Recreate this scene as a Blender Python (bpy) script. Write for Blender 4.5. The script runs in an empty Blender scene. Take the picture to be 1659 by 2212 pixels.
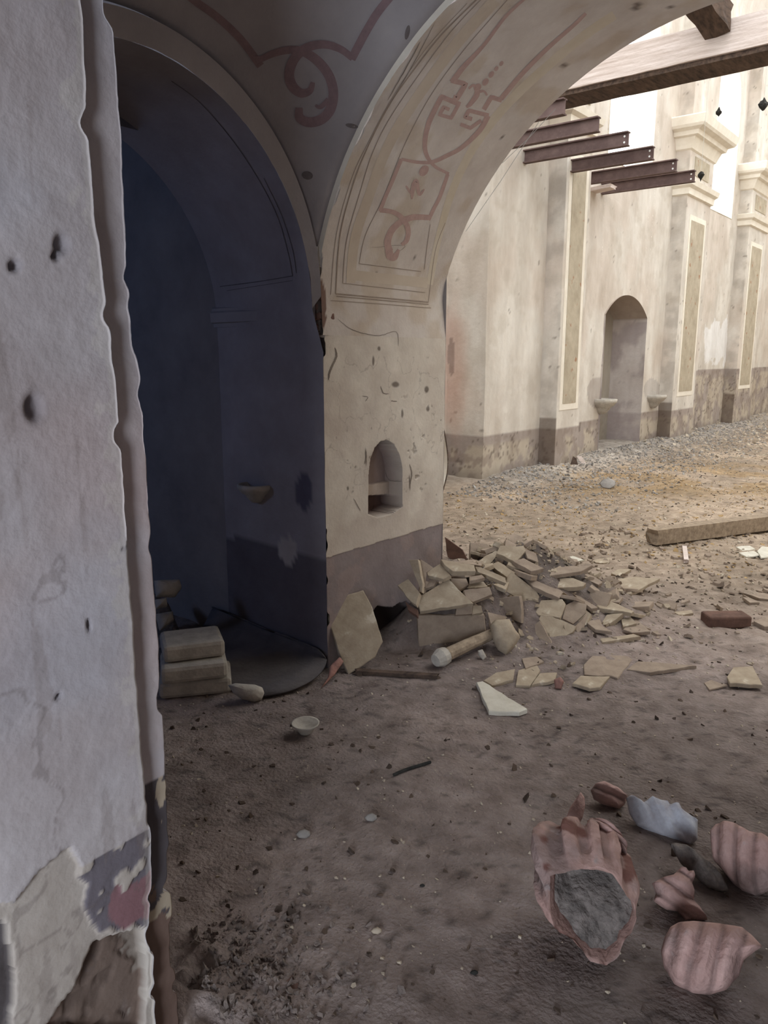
import bpy, math, random
import numpy as np
from mathutils import Vector
from mathutils.bvhtree import BVHTree
from math import sin, cos, tan, atan, pi, sqrt, exp

# ------------------------------------------------------------------ camera
S = bpy.context.scene
f, CX, CY, CH = 1661.0, 829.5, 1106.0, 1.6
TH = atan(336 / f); PSI = atan(1360 * cos(TH) / f)
FW = np.array([-sin(PSI) * cos(TH), cos(PSI) * cos(TH), -sin(TH)])
RT = np.array([cos(PSI), sin(PSI), 0.0]); UP = np.cross(RT, FW)
C0 = np.array([0, 0, CH])
cd = bpy.data.cameras.new('camera'); cam = bpy.data.objects.new('camera', cd)
S.collection.objects.link(cam); S.camera = cam
cam.location = (0, 0, CH); cam.rotation_euler = (pi / 2 - TH, 0, PSI)
cd.sensor_fit = 'HORIZONTAL'; cd.sensor_width = 36; cd.lens = f * 36 / 1659
cd.clip_start = 0.02; cd.clip_end = 200
# ------------------------------------------------------------------ light
W = bpy.data.worlds.new('sky'); S.world = W; W.use_nodes = True
W.node_tree.nodes['Background'].inputs[0].default_value = (0.93, 0.97, 1.0, 1)
W.node_tree.nodes['Background'].inputs[1].default_value = 3.4
def area(name, loc, direction, sx, sy, power, col, spread=180):
    l = bpy.data.lights.new(name, 'AREA'); l.shape = 'RECTANGLE'; l.size = sx; l.size_y = sy
    l.energy = power; l.color = col; l.spread = math.radians(spread)
    o = bpy.data.objects.new(name, l); S.collection.objects.link(o); o.location = loc
    o.rotation_euler = Vector(direction).to_track_quat('-Z', 'Y').to_euler()
    return o
# daylight that comes in through the doorway behind the camera, and an added blue fill lamp for the dark side chapel
area('doorway_daylight', (0.45, -2.22, 0.95), (-0.30, 1, -0.12), 0.9, 1.6, 110, (0.78, 0.87, 1.0))
area('chapel_blue_fill', (-5.2, -0.85, 2.2), (0.4, 1, -0.3), 0.5, 0.6, 14, (0.34, 0.52, 1.0))
V = S.view_settings
V.view_transform = 'Standard'; V.look = 'None'; V.gamma = 1; V.use_curve_mapping = False
V.exposure = 0.0

# ------------------------------------------------------------------ geometry helpers
rng = np.random.default_rng(7); random.seed(7)
def ray(u, v): return FW + RT * (u - CX) / f - UP * (v - CY) / f
def onz(u, v, z=0.0): d = ray(u, v); return C0 + d * (z - CH) / d[2]
def onx(u, v, x): d = ray(u, v); return C0 + d * x / d[0]
def ony(u, v, y): d = ray(u, v); return C0 + d * y / d[1]
def proj(P):
    q = np.asarray(P) - C0; z = np.maximum(q @ FW, 1e-3)
    return CX + f * (q @ RT) / z, CY - f * (q @ UP) / z

def _h(i, j, k, s):
    n = (i * 374761393 + j * 668265263 + k * 2147483647 % 1000003 + k * 1274126177 + s * 974711) & 0x7fffffff
    n = ((n ^ (n >> 13)) * 1274126177) & 0x7fffffff
    return ((n ^ (n >> 16)) & 0xffff) / 65535.0
def vnoise(P, s=0):
    P = np.asarray(P, float); i = np.floor(P).astype(np.int64); t = P - i; t = t * t * (3 - 2 * t)
    r = 0
    for a in (0, 1):
        for b in (0, 1):
            for c in (0, 1):
                w = (t[:, 0] if a else 1 - t[:, 0]) * (t[:, 1] if b else 1 - t[:, 1]) * (t[:, 2] if c else 1 - t[:, 2])
                r = r + w * _h(i[:, 0] + a, i[:, 1] + b, i[:, 2] + c, s)
    return r
def fbm(P, sc=1.0, o=4, s=0):
    P = np.asarray(P, float) * sc; r = 0; a = 0.5; n = 0
    for k in range(o):
        r = r + a * vnoise(P, s + k * 17); n += a; a *= 0.5; P = P * 2.03 + 11.3
    return r / n
def inpoly(x, y, poly):
    r = np.zeros(len(x), bool); n = len(poly)
    for i in range(n):
        x1, y1 = poly[i]; x2, y2 = poly[(i + 1) % n]
        if y1 == y2: continue
        c = (y1 > y) != (y2 > y)
        r ^= c & (x < (x2 - x1) * (y - y1) / (y2 - y1) + x1)
    return r
def sm(a, b, x): t = np.clip((x - a) / (b - a), 0, 1); return t * t * (3 - 2 * t)

def mesh(name, verts, faces, mat, parent=None, col=None, smooth=False):
    me = bpy.data.meshes.new(name)
    me.from_pydata([tuple(map(float, v)) for v in verts], [], faces)
    if col is not None:
        at = me.color_attributes.new('tint', 'FLOAT_COLOR', 'POINT')
        c = np.ones((len(verts), 4), np.float32); c[:, :3] = np.clip(col, 0, 1); at.data.foreach_set('color', c.ravel())
    me.materials.append(mat)
    if smooth: me.polygons.foreach_set('use_smooth', [True] * len(me.polygons))
    me.update()
    o = bpy.data.objects.new(name, me); S.collection.objects.link(o)
    if parent: o.parent = parent
    return o
def grid_faces(n, m, wrap=False, off=0):      # n rows, m columns
    a = np.arange(n - 1)[:, None] * m; j = np.arange(m if wrap else m - 1)[None, :]; j2 = (j + 1) % m
    q = np.stack([a + j, a + j2, a + m + j2, a + m + j], -1).reshape(-1, 4) + off
    return q.tolist()
def tag(o, label, cat, group=None, kind=None):
    o['label'] = label; o['category'] = cat
    if group: o['group'] = group
    if kind: o['kind'] = kind
    return o
def struct(o, label=None):
    o['kind'] = 'structure'
    if label: o['label'] = label; o['category'] = o.name.split('_')[0]
    return o
def empty(name, loc=(0, 0, 0), rz=0):
    o = bpy.data.objects.new(name, None); S.collection.objects.link(o); o.location = loc; o.rotation_euler = (0, 0, rz)
    o.empty_display_size = 0.05
    return o
def box(name, lo, hi, mat, parent=None, bev=0.0):
    x0, y0, z0 = lo; x1, y1, z1 = hi
    v = [(x0, y0, z0), (x1, y0, z0), (x1, y1, z0), (x0, y1, z0), (x0, y0, z1), (x1, y0, z1), (x1, y1, z1), (x0, y1, z1)]
    o = mesh(name, v, [[0, 3, 2, 1], [4, 5, 6, 7], [0, 1, 5, 4], [1, 2, 6, 5], [2, 3, 7, 6], [3, 0, 4, 7]], mat, parent)
    if bev:
        b = o.modifiers.new('b', 'BEVEL'); b.width = bev; b.segments = 2
    return o

# ------------------------------------------------------------------ materials
def lin(c): return tuple(((x / 255) / 12.92 if x / 255 < .04 else ((x / 255 + .055) / 1.055) ** 2.4) for x in c)
def material(name, c1, c2=None, scale=6, rough=0.9, bump=0.3, bscale=40, attr=False, dist=0.01, stretch=(1, 1, 1), metal=0, spots=None, spec=0.2):
    m = bpy.data.materials.new(name); m.use_nodes = True; N = m.node_tree.nodes; L = m.node_tree.links
    b = N['Principled BSDF']; b.inputs['Roughness'].default_value = rough; b.inputs['Metallic'].default_value = metal
    b.inputs['Specular IOR Level'].default_value = spec
    tc = N.new('ShaderNodeTexCoord'); mp = N.new('ShaderNodeMapping'); L.new(tc.outputs['Object'], mp.inputs[0])
    mp.inputs['Scale'].default_value = stretch
    n1 = N.new('ShaderNodeTexNoise'); n1.inputs['Scale'].default_value = scale; n1.inputs['Detail'].default_value = 8; n1.inputs['Roughness'].default_value = .65
    L.new(mp.outputs[0], n1.inputs['Vector'])
    cr = N.new('ShaderNodeValToRGB'); L.new(n1.outputs['Fac'], cr.inputs[0])
    c2 = c2 or tuple(x * .75 for x in c1)
    cr.color_ramp.elements[0].position = .32; cr.color_ramp.elements[1].position = .68
    cr.color_ramp.elements[0].color = (*lin(c2), 1); cr.color_ramp.elements[1].color = (*lin(c1), 1)
    out = cr.outputs[0]
    if attr:
        at = N.new('ShaderNodeAttribute'); at.attribute_name = 'tint'
        mx = N.new('ShaderNodeMix'); mx.data_type = 'RGBA'; mx.blend_type = 'MULTIPLY'; mx.inputs[0].default_value = 1
        L.new(at.outputs['Color'], mx.inputs[6]); L.new(out, mx.inputs[7]); out = mx.outputs[2]
    if spots:
        n3 = N.new('ShaderNodeTexNoise'); n3.inputs['Scale'].default_value = spots[0]; n3.inputs['Detail'].default_value = 5
        L.new(mp.outputs[0], n3.inputs['Vector'])
        r3 = N.new('ShaderNodeValToRGB'); r3.color_ramp.elements[0].position = spots[1]; r3.color_ramp.elements[1].position = spots[1] + .06
        L.new(n3.outputs['Fac'], r3.inputs[0])
        mx = N.new('ShaderNodeMix'); mx.data_type = 'RGBA'; L.new(r3.outputs[0], mx.inputs[0]); L.new(out, mx.inputs[6])
        mx.inputs[7].default_value = (*lin(spots[2]), 1); out = mx.outputs[2]
    L.new(out, b.inputs['Base Color'])
    if bump:
        n2 = N.new('ShaderNodeTexNoise'); n2.inputs['Scale'].default_value = bscale; n2.inputs['Detail'].default_value = 6
        L.new(tc.outputs['Object'], n2.inputs['Vector'])
        bp = N.new('ShaderNodeBump'); bp.inputs['Strength'].default_value = bump; bp.inputs['Distance'].default_value = dist
        L.new(n2.outputs['Fac'], bp.inputs['Height']); L.new(bp.outputs[0], b.inputs['Normal'])
    return m
M = dict(
    wall=material('aged_plaster', (255, 255, 255), (232, 228, 226), 5, attr=True, bump=.35, bscale=60, dist=.006),
    far=material('far_plaster', (255, 255, 255), (226, 222, 218), 2.5, attr=True, bump=.3, bscale=14, dist=.02, stretch=(1, 1, .35)),
    vault=material('grey_plaster', (166, 160, 160), (146, 140, 142), 2.2, bump=.3, bscale=50, dist=.005),
    dirt=material('dirt', (255, 255, 255), (196, 190, 186), 9, attr=True, bump=.9, bscale=70, dist=.012),
    paint=material('mauve_paint', (142, 120, 122), (128, 108, 110), 30, bump=.2, bscale=60),
    paint2=material('faded_mauve_paint', (186, 158, 148), (174, 146, 138), 30, bump=.2, bscale=60),
    tan=material('tan_paint', (200, 186, 168), (190, 174, 156), 6, bump=.1),
    tan2=material('ochre_wash', (196, 182, 160), (206, 194, 176), 8, bump=.1),
    line=material('grey_line', (140, 124, 112), (160, 145, 130), 20, bump=0),
    crack=material('dark_crack', (112, 101, 92), (140, 128, 116), 20, bump=0),
    soot=material('soot', (96, 88, 88), (120, 112, 110), 12, bump=.3),
    tile=material('terracotta_tile', (176, 161, 140), (148, 132, 113), 14, bump=.35, bscale=90, dist=.004, spots=(9, .62, (196, 184, 166))),
    tile2=material('dusty_pink_tile', (162, 145, 128), (134, 118, 104), 12, bump=.35, bscale=90, dist=.004),
    tile3=material('pale_plaster_slab', (212, 206, 192), (190, 182, 166), 10, bump=.35, bscale=90, dist=.004),
    tiled=material('dark_red_tile', (116, 88, 76), (84, 64, 56), 14, bump=.4, bscale=80, dist=.004),
    pink=material('pink_plaster', (255, 255, 255), (222, 214, 212), 11, attr=True, bump=.8, bscale=55, dist=.008, spots=(14, .64, (168, 152, 148))),
    pinkd=material('red_plaster', (160, 118, 106), (130, 100, 92), 14, bump=.5, bscale=70, dist=.006),
    bluish=material('bluish_plaster', (200, 204, 212), (165, 160, 165), 13, bump=.5, bscale=70, dist=.006, spots=(7, .6, (180, 150, 145))),
    greyd=material('dusty_grey_fill', (138, 128, 122), (92, 86, 82), 22, bump=.9, bscale=60, dist=.012),
    chip=material('pale_chips', (205, 192, 172), (150, 134, 116), 3, bump=.2),
    gravel=material('grey_gravel', (176, 170, 162), (118, 112, 108), 5, bump=.2),
    leaf=material('dry_leaves', (92, 76, 64), (66, 56, 50), 5, bump=.2),
    straw=material('straw', (188, 160, 116), (150, 122, 84), 5, bump=.2),
    steel=material('rusty_steel', (122, 102, 97), (98, 80, 77), 7, rough=.75, bump=.3, metal=.15, spots=(30, .66, (150, 130, 125))),
    bright=material('drilled_hole', (250, 250, 245), (240, 240, 235), 5, bump=0),
    timber=material('weathered_timber', (222, 208, 200), (184, 166, 154), 6, bump=.5, bscale=30, stretch=(.4, 8, 8)),
    timber2=material('old_timber', (168, 150, 128), (122, 106, 90), 6, bump=.5, bscale=30, stretch=(4, 4, 4)),
    timberd=material('dark_timber', (104, 86, 74), (58, 48, 42), 7, bump=.5, bscale=30, stretch=(3, .6, 3)),
    stone=material('pale_stone', (192, 184, 172), (160, 152, 142), 14, bump=.4),
    white=material('cream_moulding', (236, 228, 214), (222, 212, 196), 5, bump=.15),
    marble=material('painted_marble', (162, 150, 130), (190, 178, 158), 3.5, bump=.2, spots=(6, .62, (160, 122, 96))),
    brick=material('bare_brick', (150, 112, 98), (112, 92, 84), 20, bump=.6, bscale=90),
    mortar=material('crumbled_mortar', (138, 124, 114), (98, 88, 84), 30, bump=.9, bscale=80),
    dark=material('dark_lump', (62, 60, 56), (36, 36, 34), 30, bump=.6),
    web=material('cobweb', (210, 208, 200), (190, 188, 180), 5, bump=0),
    sheet=material('dusty_sheet', (104, 98, 98), (80, 76, 78), 5, bump=.4),
)

# ------------------------------------------------------------------ floor height and floor
_mc = [(onz(1085, 1305), .20, .34), (onz(1190, 1305), .13, .34), (onz(1290, 1315), .05, .3)]
_mp = [((-2.42, 3.50), .30, .15), ((-2.38, 3.76), .29, .17), ((-2.30, 4.12), .16, .24)]
def hgt(x, y):
    x = np.asarray(x, float); y = np.asarray(y, float)
    P = np.stack([x, y, x * 0], -1).reshape(-1, 3)
    h = (fbm(P, 1.3, 3, 3) - .5) * .035 + (fbm(P, 9, 4, 8) - .5) * .022 * (1 + 1.6 * sm(3, 5, P[:, 1]))
    for c, a, s in _mc:
        h = h + a * np.exp(-((P[:, 0] - c[0]) ** 2 + (P[:, 1] - c[1]) ** 2) / (2 * s * s) * 1.0)
    fac = sm(-.03, .05, -(P[:, 0] + 2.26) * .75 + (P[:, 1] - 3.44) * .65)
    mp = 0
    for c, a, s in _mp: mp = np.maximum(mp, a * np.exp(-((P[:, 0] - c[0]) ** 2 + (P[:, 1] - c[1]) ** 2) / (2 * s * s)))
    h = h + mp * fac
    h = h + .10 * sm(.7, 0, P[:, 0] + 4.95) * sm(7.5, 9, P[:, 1])
    pc = onz(400, 2150)
    h = h + (.03 + .09 * (fbm(P, 26, 3, 18) - .5)) * np.exp(-((P[:, 0] - pc[0]) ** 2 + (P[:, 1] - pc[1]) ** 2) / .05)
    return h.reshape(x.shape)
def hpt(x, y): return float(hgt(np.array([x]), np.array([y]))[0])
def ground(u, v, lift=0.0):                    # where a sight line meets the heaped floor
    d = ray(u, v); t0 = (CH - .5) / -d[2]; t1 = (CH + .1) / -d[2]
    T = np.linspace(t0, t1, 400); P = C0 + T[:, None] * d
    k = np.argmax(P[:, 2] <= hgt(P[:, 0], P[:, 1]) + lift)
    return P[k] if k else onz(u, v)
def floor_color(P):
    n = fbm(P, 2.2, 5, 40); n2 = fbm(P, 14, 4, 50); u, v = proj(P)
    c = np.array(lin((140, 127, 121)))[None] * np.ones((len(P), 1))
    far = sm(3.6, 6.5, P[:, 1])[:, None]
    c = c * (1 - far) + far * np.array(lin((166, 149, 130)))
    och = (sm(980, 1020, v) * sm(1095, 1050, v) * sm(1120, 1250, u) * sm(.40, .55, n))[:, None]
    c = c * (1 - .75 * och) + .75 * och * np.array(lin((148, 124, 90)))
    gr = (sm(.8, .2, P[:, 0] + 4.95) * sm(7.5, 9, P[:, 1]))[:, None]
    c = c * (1 - .7 * gr) + .7 * gr * np.array(lin((170, 164, 156)))
    c = c * (.78 + .44 * n[:, None]) * (.8 + .4 * n2[:, None])
    n3 = fbm(P, 30, 3, 77)
    c = np.where((n3 > .70)[:, None], c * .6, c)
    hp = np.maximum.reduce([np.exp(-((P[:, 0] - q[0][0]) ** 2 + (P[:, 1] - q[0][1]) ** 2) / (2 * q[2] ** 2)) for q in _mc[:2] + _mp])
    c = c * (1 - .55 * sm(.3, .8, hp))[:, None]  # heap floor darkened in colour, painting the shaded gaps between shards
    lp = fbm(P * [1, 1, 1], .9, 3, 91)[:, None]       # paler dusty areas
    c = c * (1 + .35 * sm(.5, .7, lp)) 
    return c
def build_floor():
    vs, fs, off = [], [], 0
    for x0, x1, y0, y1, st, dz in ((-6.2, 1.9, -2.3, 5.2, .02, 0), (-5.9, 3.6, 5.1, 25.2, .045, -.004)):
        xs = np.arange(x0, x1, st); ys = np.arange(y0, y1, st)
        X, Y = np.meshgrid(xs, ys); Z = hgt(X, Y) + dz
        vs.append(np.stack([X, Y, Z], -1).reshape(-1, 3)); fs += grid_faces(len(ys), len(xs), off=off); off += X.size
    P = np.concatenate(vs)
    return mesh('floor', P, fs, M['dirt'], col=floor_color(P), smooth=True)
floor = struct(build_floor(), 'dusty dirt floor strewn with rubble')

# ------------------------------------------------------------------ colour of plaster walls
def L3(c): return np.array(lin(c))
def mixc(c, k, col): k = np.asarray(k)[:, None]; return c * (1 - k) + k * col
def pits(P, sc, thr, s): return sm(thr, thr + .03, fbm(P, sc, 2, s))

# --- foreground pier (wall_near)
_pe = [(175, 0), (190, 280), (205, 470), (235, 700), (262, 960), (275, 1200), (305, 1640), (325, 1800), (335, 2212)]
_se = [(240, 0), (262, 310), (275, 600), (303, 830), (318, 1050), (330, 1250), (355, 1640), (375, 2050), (385, 2212)]
XA, XB = -1.314, -1.34
pe = np.array([onx(u, v, XA)[1:] for u, v in _pe])[::-1]; se = np.array([onx(u, v, XB)[1:] for u, v in _se])[::-1]
def edge(z, tab, s):
    y = np.interp(z, tab[:, 1], tab[:, 0])
    P = np.stack([z * 0 + s, z * 0, z], -1)
    y = y - .016 * sm(.66, .82, fbm(P, 9, 3, s)) - .006 * (fbm(P, 30, 3, s + 5) - .5) - .012 * sm(.9, .1, z) * sm(.5, .62, fbm(P, 14, 3, s + 9))
    return y
zs = np.arange(-.05, 3.75, .0065); nz = len(zs)
ye = edge(zs, pe, 31); ys_ = edge(zs, se, 47)
cols = []
nA = 230
for k in range(nA):                                   # pilaster face
    t = (k / (nA - 1)) ** .55
    cols.append(np.stack([zs * 0 + XA, -1.2 + (ye + 1.2) * t, zs], -1))
cols.append(cols[-1].copy())
for k in range(1, 7):
    t = k / 6; cols.append(np.stack([XA + (XB - XA) * t + zs * 0, ye + .004 * sin(t * 3), zs], -1))
cols.append(cols[-1].copy())
for k in range(1, 34):
    t = k / 33; cols.append(np.stack([XB + zs * 0, ye + (ys_ - ye) * t, zs], -1))
cols.append(cols[-1].copy())
for k in range(1, 12):
    t = k / 11; cols.append(np.stack([XB + (-3.6 - XB) * t + zs * 0, ys_ * (1 - t) + .93 * t, zs], -1))
PN = np.stack(cols, 1); sh = PN.shape; PN = PN.reshape(-1, 3)
u, v = proj(PN); jx = (fbm(PN, 16, 4, 61) - .5) * 46; jy = (fbm(PN, 16, 4, 71) - .5) * 46
colid = np.tile(np.arange(sh[1]), sh[0]); isA = colid < nA; isB = (colid >= nA + 7) & (colid < nA + 41)
ZN = lambda x, y: (x / 3.106, 1500 + y / 3.106)
loss = inpoly(u + jx * .6, v + jy * .6, [ZN(650, 1690), ZN(760, 1630), ZN(850, 1590), ZN(985, 1590), ZN(1000, 1900), ZN(985, 2300), ZN(280, 2300), ZN(400, 2100), ZN(520, 1960), ZN(590, 1790)]) & isA
dadoA = inpoly(u + jx * .35, v + jy * .35, [ZN(1030, 890), ZN(540, 1165), ZN(510, 1215), ZN(600, 1290), ZN(570, 1430), ZN(680, 1620), ZN(830, 1590), ZN(1060, 1540)]) & isA
lay2 = inpoly(u + jx * .3, v + jy * .3, [(0, 1952), ZN(90, 1400), ZN(180, 1300), ZN(240, 1210), ZN(380, 1090), ZN(480, 1040), ZN(540, 1165), ZN(1060, 880), (400, 2300), (-300, 2400), (-300, 2000)]) & isA
corner_l = inpoly(u + jx * .5, v + jy * .5, [(-50, 2050), (15, 1990), (38, 2120), (30, 2260), (-60, 2260)]) & isA
flk = fbm(PN, 26, 3, 83)
cA = L3((176, 168, 168)) * np.ones((len(PN), 1))
cA = mixc(cA, .55 * sm(.45, .7, fbm(PN, 1.6, 3, 5)), L3((188, 158, 150)))
cA = mixc(cA, .5 * sm(.5, .7, fbm(PN, 3.1, 4, 15)), L3((168, 166, 172)))
cA = mixc(cA, sm(1.0, .2, PN[:, 2]) * .5, L3((206, 202, 200)))
cA = mixc(cA, lay2 * .8, L3((178, 168, 156)))
cA = mixc(cA, dadoA & (flk < .60), L3((112, 106, 112)))
cA = mixc(cA, dadoA & (flk < .60) & inpoly(u + jx, v + jy, [ZN(760, 1330), ZN(1040, 1180), ZN(1030, 1480), ZN(850, 1570), ZN(730, 1480)]), L3((138, 104, 108)))
cA = mixc(cA, loss, L3((118, 102, 92)) )
cA = mixc(cA, loss * sm(.5, .66, flk) * .7, L3((96, 82, 74)))
cA = mixc(cA, loss * sm(.5, .62, fbm(PN, 5, 4, 888)) * .6, L3((146, 122, 110)))
cA = mixc(cA, corner_l, L3((84, 78, 78)))
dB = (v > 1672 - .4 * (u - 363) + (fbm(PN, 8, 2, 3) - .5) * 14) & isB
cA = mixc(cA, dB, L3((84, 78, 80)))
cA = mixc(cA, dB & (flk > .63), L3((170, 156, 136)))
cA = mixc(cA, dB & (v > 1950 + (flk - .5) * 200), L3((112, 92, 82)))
edgec = isA & (ye[np.repeat(np.arange(nz), sh[1])] - PN[:, 1] < .012 * (1 + 3 * sm(.5, .7, flk)))
cA = mixc(cA, edgec * .25, L3((206, 200, 188)))
streak = isA & (fbm(PN * [1, 3, .35], 9, 3, 99) > .66)
cA = mixc(cA, streak * .3, L3((130, 118, 112)))
spots = [(137, 527, 16, 20), (125, 552, 9, 10), (75, 880, 20, 28), (35, 572, 14, 11), (125, 1504, 7, 5), (270, 1188, 6, 3), (192, 1350, 4, 11)]
hole = np.zeros(len(PN))
for a, b, w, h in spots:
    d = np.hypot((u - a + jx * .15) / w, (v - b + jy * .15) / h); hole = np.maximum(hole, sm(1.2, .6, d)); cA = mixc(cA, isA * sm(1.9, .5, d) * .6, L3((84, 80, 86)))
ramp = (fbm(PN, 2.2, 4, 12) - .5) * .016 + (fbm(PN, 20, 3, 22) - .5) * .004
cr = np.abs(fbm(PN, 4, 4, 131) - .5) < .006
cA = mixc(cA, (isA & cr & (PN[:, 2] < 1.3)) * .35, L3((110, 100, 96)))
off = ramp - .010 * (lay2 & ~dadoA) - .022 * loss - .018 * corner_l - .025 * hole * isA * .6 - .004 * (dadoA & (flk < .6)) - .005 * (loss * sm(.54, .66, flk))
PN[:, 0] += np.where(isA | isB, off, 0)
wall_near = struct(mesh('wall_near', PN, grid_faces(sh[0], sh[1]), M['wall'], col=cA, smooth=True), 'pale flaking plaster pier in the left foreground')

# --- central pier: two arches meeting
XP, YF, XF, YB = -2.589, 2.759, -3.37, 3.80
def lprof(n=70):     # profile of the left arch at both faces: list of (y,z) near/far, far jamb -> apex -> near jamb
    a = [(2.759, z) for z in np.linspace(-.05, 1.62, 60)]
    aN = a + [(1.81 + .878 * cos(t), 1.821 + .878 * sin(t)) for t in np.linspace(0.0, pi, n)] + [(.93, z) for z in np.linspace(1.6, -.05, 10)]
    aF = [(2.762, z) for z in np.linspace(-.05, 1.70, 60)] + [(1.8416 + .923 * cos(t), 1.762 + .923 * sin(t)) for t in np.linspace(0.0, pi, n)] + [(.92, z) for z in np.linspace(1.6, -.05, 10)]
    return np.array(aN), np.array(aF)
aN, aF = lprof(); nd = 40
T = np.linspace(0, 1, nd)[None, :, None]
G = aN[:, None, :] * (1 - T) + aF[:, None, :] * T
X = np.broadcast_to(XP + (XF - XP) * np.linspace(0, 1, nd)[None, :], G.shape[:2])
PL = np.concatenate([X[..., None], G], -1).reshape(-1, 3)
u, v = proj(PL); jx = (fbm(PL, 12, 3, 161) - .5) * 30
cL = L3((160, 154, 156)) * np.ones((len(PL), 1)) * (.86 + .28 * fbm(PL, 3, 4, 5)[:, None])
jam = PL[:, 1] > 2.755
cL = mixc(cL, jam & (PL[:, 2] < .6), L3((112, 106, 110)))
cL = mixc(cL, (PL[:, 2] > .5) & (np.hypot((u + jx * .4 - 622) / 20, (v - 1190) / 30) < 1), L3((190, 182, 176)))
cL = mixc(cL, (PL[:, 2] > .5) & (np.hypot((u + jx * .4 - 655) / 20, (v - 1060) / 40) < 1), L3((110, 106, 118)))
PL[:, 1] += np.where(jam, (fbm(PL, 5, 3, 9) - .5) * .01, 0)
# face strip round the arch in the plane x = XP (from arris outwards to the vault)
def rr(n=60): return np.linspace(0, pi, n)
wall_left = mesh('wall_left', PL, grid_faces(len(aN), nd), M['wall'], col=cL, smooth=True)
struct(wall_left, 'dim arched opening and jamb leading to the dark side chapel')

RN = (-1.2054, 1.675, 1.4413); RF = (-1.0843, 1.514, 1.596)
def rprof(c, xc, zl, n=110):
    cx_, cz_, r = c
    t = np.linspace(pi, 0, n); x = cx_ + r * np.cos(t); z = cz_ + r * np.sin(t)
    x = np.maximum(x, xc)
    leg = np.linspace(-.05, cz_, 12)[:-1]
    return np.concatenate([np.stack([x[0] + leg * 0, leg], -1), np.stack([x, z], -1), np.stack([x[-1] + leg * 0, leg[::-1]], -1)])
# jamb (dense relief part) up to z = ZJ, then arch intrados
ZJ = 1.70; st = .0042
yj = np.arange(YF, YB + st / 2, st); zj = np.arange(-.05, ZJ + st / 2, st)
YJ, ZZ = np.meshgrid(yj, zj); PJ = np.stack([YJ * 0 + XP, YJ, ZZ], -1).reshape(-1, 3)
u, v = proj(PJ); n1 = fbm(PJ, 9, 4, 201); jx = (fbm(PJ, 14, 4, 211) - .5) * 30; jy = (fbm(PJ, 14, 4, 212) - .5) * 30
ZM = lambda x, y: (690 + x / 3.252, 560 + y / 3.252)
nich = [ZM(345, 1790), ZM(343, 1520), ZM(355, 1420), ZM(385, 1330), ZM(430, 1280), ZM(470, 1270), ZM(520, 1300), ZM(560, 1370), ZM(580, 1470), ZM(580, 1740), ZM(500, 1790), ZM(410, 1815)]
nmask = inpoly(u + jx * .06, v + jy * .06, nich)
sill = nmask & inpoly(u, v, [ZM(300, 1600), ZM(430, 1598), ZM(620, 1560), ZM(620, 1660), ZM(480, 1670), ZM(300, 1690)])
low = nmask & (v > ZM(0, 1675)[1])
cJ = L3((212, 202, 188)) * np.ones((len(PJ), 1)) * (.9 + .2 * n1[:, None])
cJ = mixc(cJ, .5 * sm(.5, .68, fbm(PJ, 3.2, 4, 33)), L3((186, 172, 160)))
spk = sm(.68, .76, fbm(PJ, 26, 4, 301)) * sm(.45, .6, fbm(PJ, 4, 3, 305)) * sm(.62, .95, PJ[:, 2]) * sm(1.55, 1.2, PJ[:, 2])
cJ = mixc(cJ, spk * .45, L3((120, 108, 98)))
ck = (np.abs(fbm(PJ, 5, 5, 401) - .5) < .006) & (PJ[:, 2] > .9) & (PJ[:, 2] < 1.6)
cJ = mixc(cJ, ck * .3, L3((118, 106, 96)))
halo = sm(95, 30, np.hypot((u - 832) * 1.1, (v - 1040) * .75) + jx) * ~nmask
cJ = mixc(cJ, halo * .45, L3((160, 146, 136)))
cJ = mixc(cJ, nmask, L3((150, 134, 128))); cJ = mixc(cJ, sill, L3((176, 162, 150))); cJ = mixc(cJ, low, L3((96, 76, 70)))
for a, b, w, h in [(755, 915, 12, 18), (765, 1050, 10, 14), (418, 628, 9, 13), (375, 715, 7, 28), (197, 1608, 6, 12), (18, 688, 7, 7), (535, 880, 22, 16), (580, 1085, 7, 24), (635, 1570, 5, 45), (325, 1390, 5, 50)]:
    a, b = ZM(a, b); d = np.hypot((u - a + jx * .1) / w * 2.6, (v - b + jy * .1) / h * 2.6); cJ = mixc(cJ, sm(1.3, .6, d) * .8, L3((92, 80, 72)))
dz = .6 + (fbm(PJ, 10, 3, 9) - .5) * .012
dado = PJ[:, 2] < dz
cJ = mixc(cJ, dado, L3((140, 128, 126))); cJ = mixc(cJ, dado * .5 * sm(.5, .66, n1), L3((160, 142, 136)))
hol_shade = inpoly(u + jx * .5, v + jy * .3, [(790, 1500), (795, 1330), (818, 1308), (850, 1312), (878, 1300), (915, 1330), (915, 1500)])
cJ = mixc(cJ, hol_shade, L3((74, 64, 60)))  # dark tone painted in for the shadow between the tiles
offJ = (fbm(PJ, 3, 3, 66) - .5) * .012 + (n1 - .5) * .004 - .12 * nmask + .03 * sill - .05 * low * n1 - .003 * dado - .09 * hol_shade - .006 * spk
brk = inpoly(u + jx * .25, v + jy * .2, [(660, 600), (697, 604), (706, 660), (704, 705), (694, 742), (660, 750)])
cJ = mixc(cJ, brk, L3((128, 104, 94)))
offJ = offJ - brk * (.03 + .05 * (fbm(PJ, 16, 3, 501)))
PJ[:, 0] += offJ
chip_ = (.05 * sm(.55, .75, fbm(PJ * [0, 0, 1] + [3, 0, 0], 11, 3, 77))) * sm(.03, 0, PJ[:, 1] - YF)
PJ[:, 1] += chip_ * .4
shJ = YJ.shape
# arch intrados
pn = rprof(RN, -2.602, 0); pf = rprof(RF, -2.63, 0)
kn = pn[12:-11]; kf = pf[12:-11]
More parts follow.
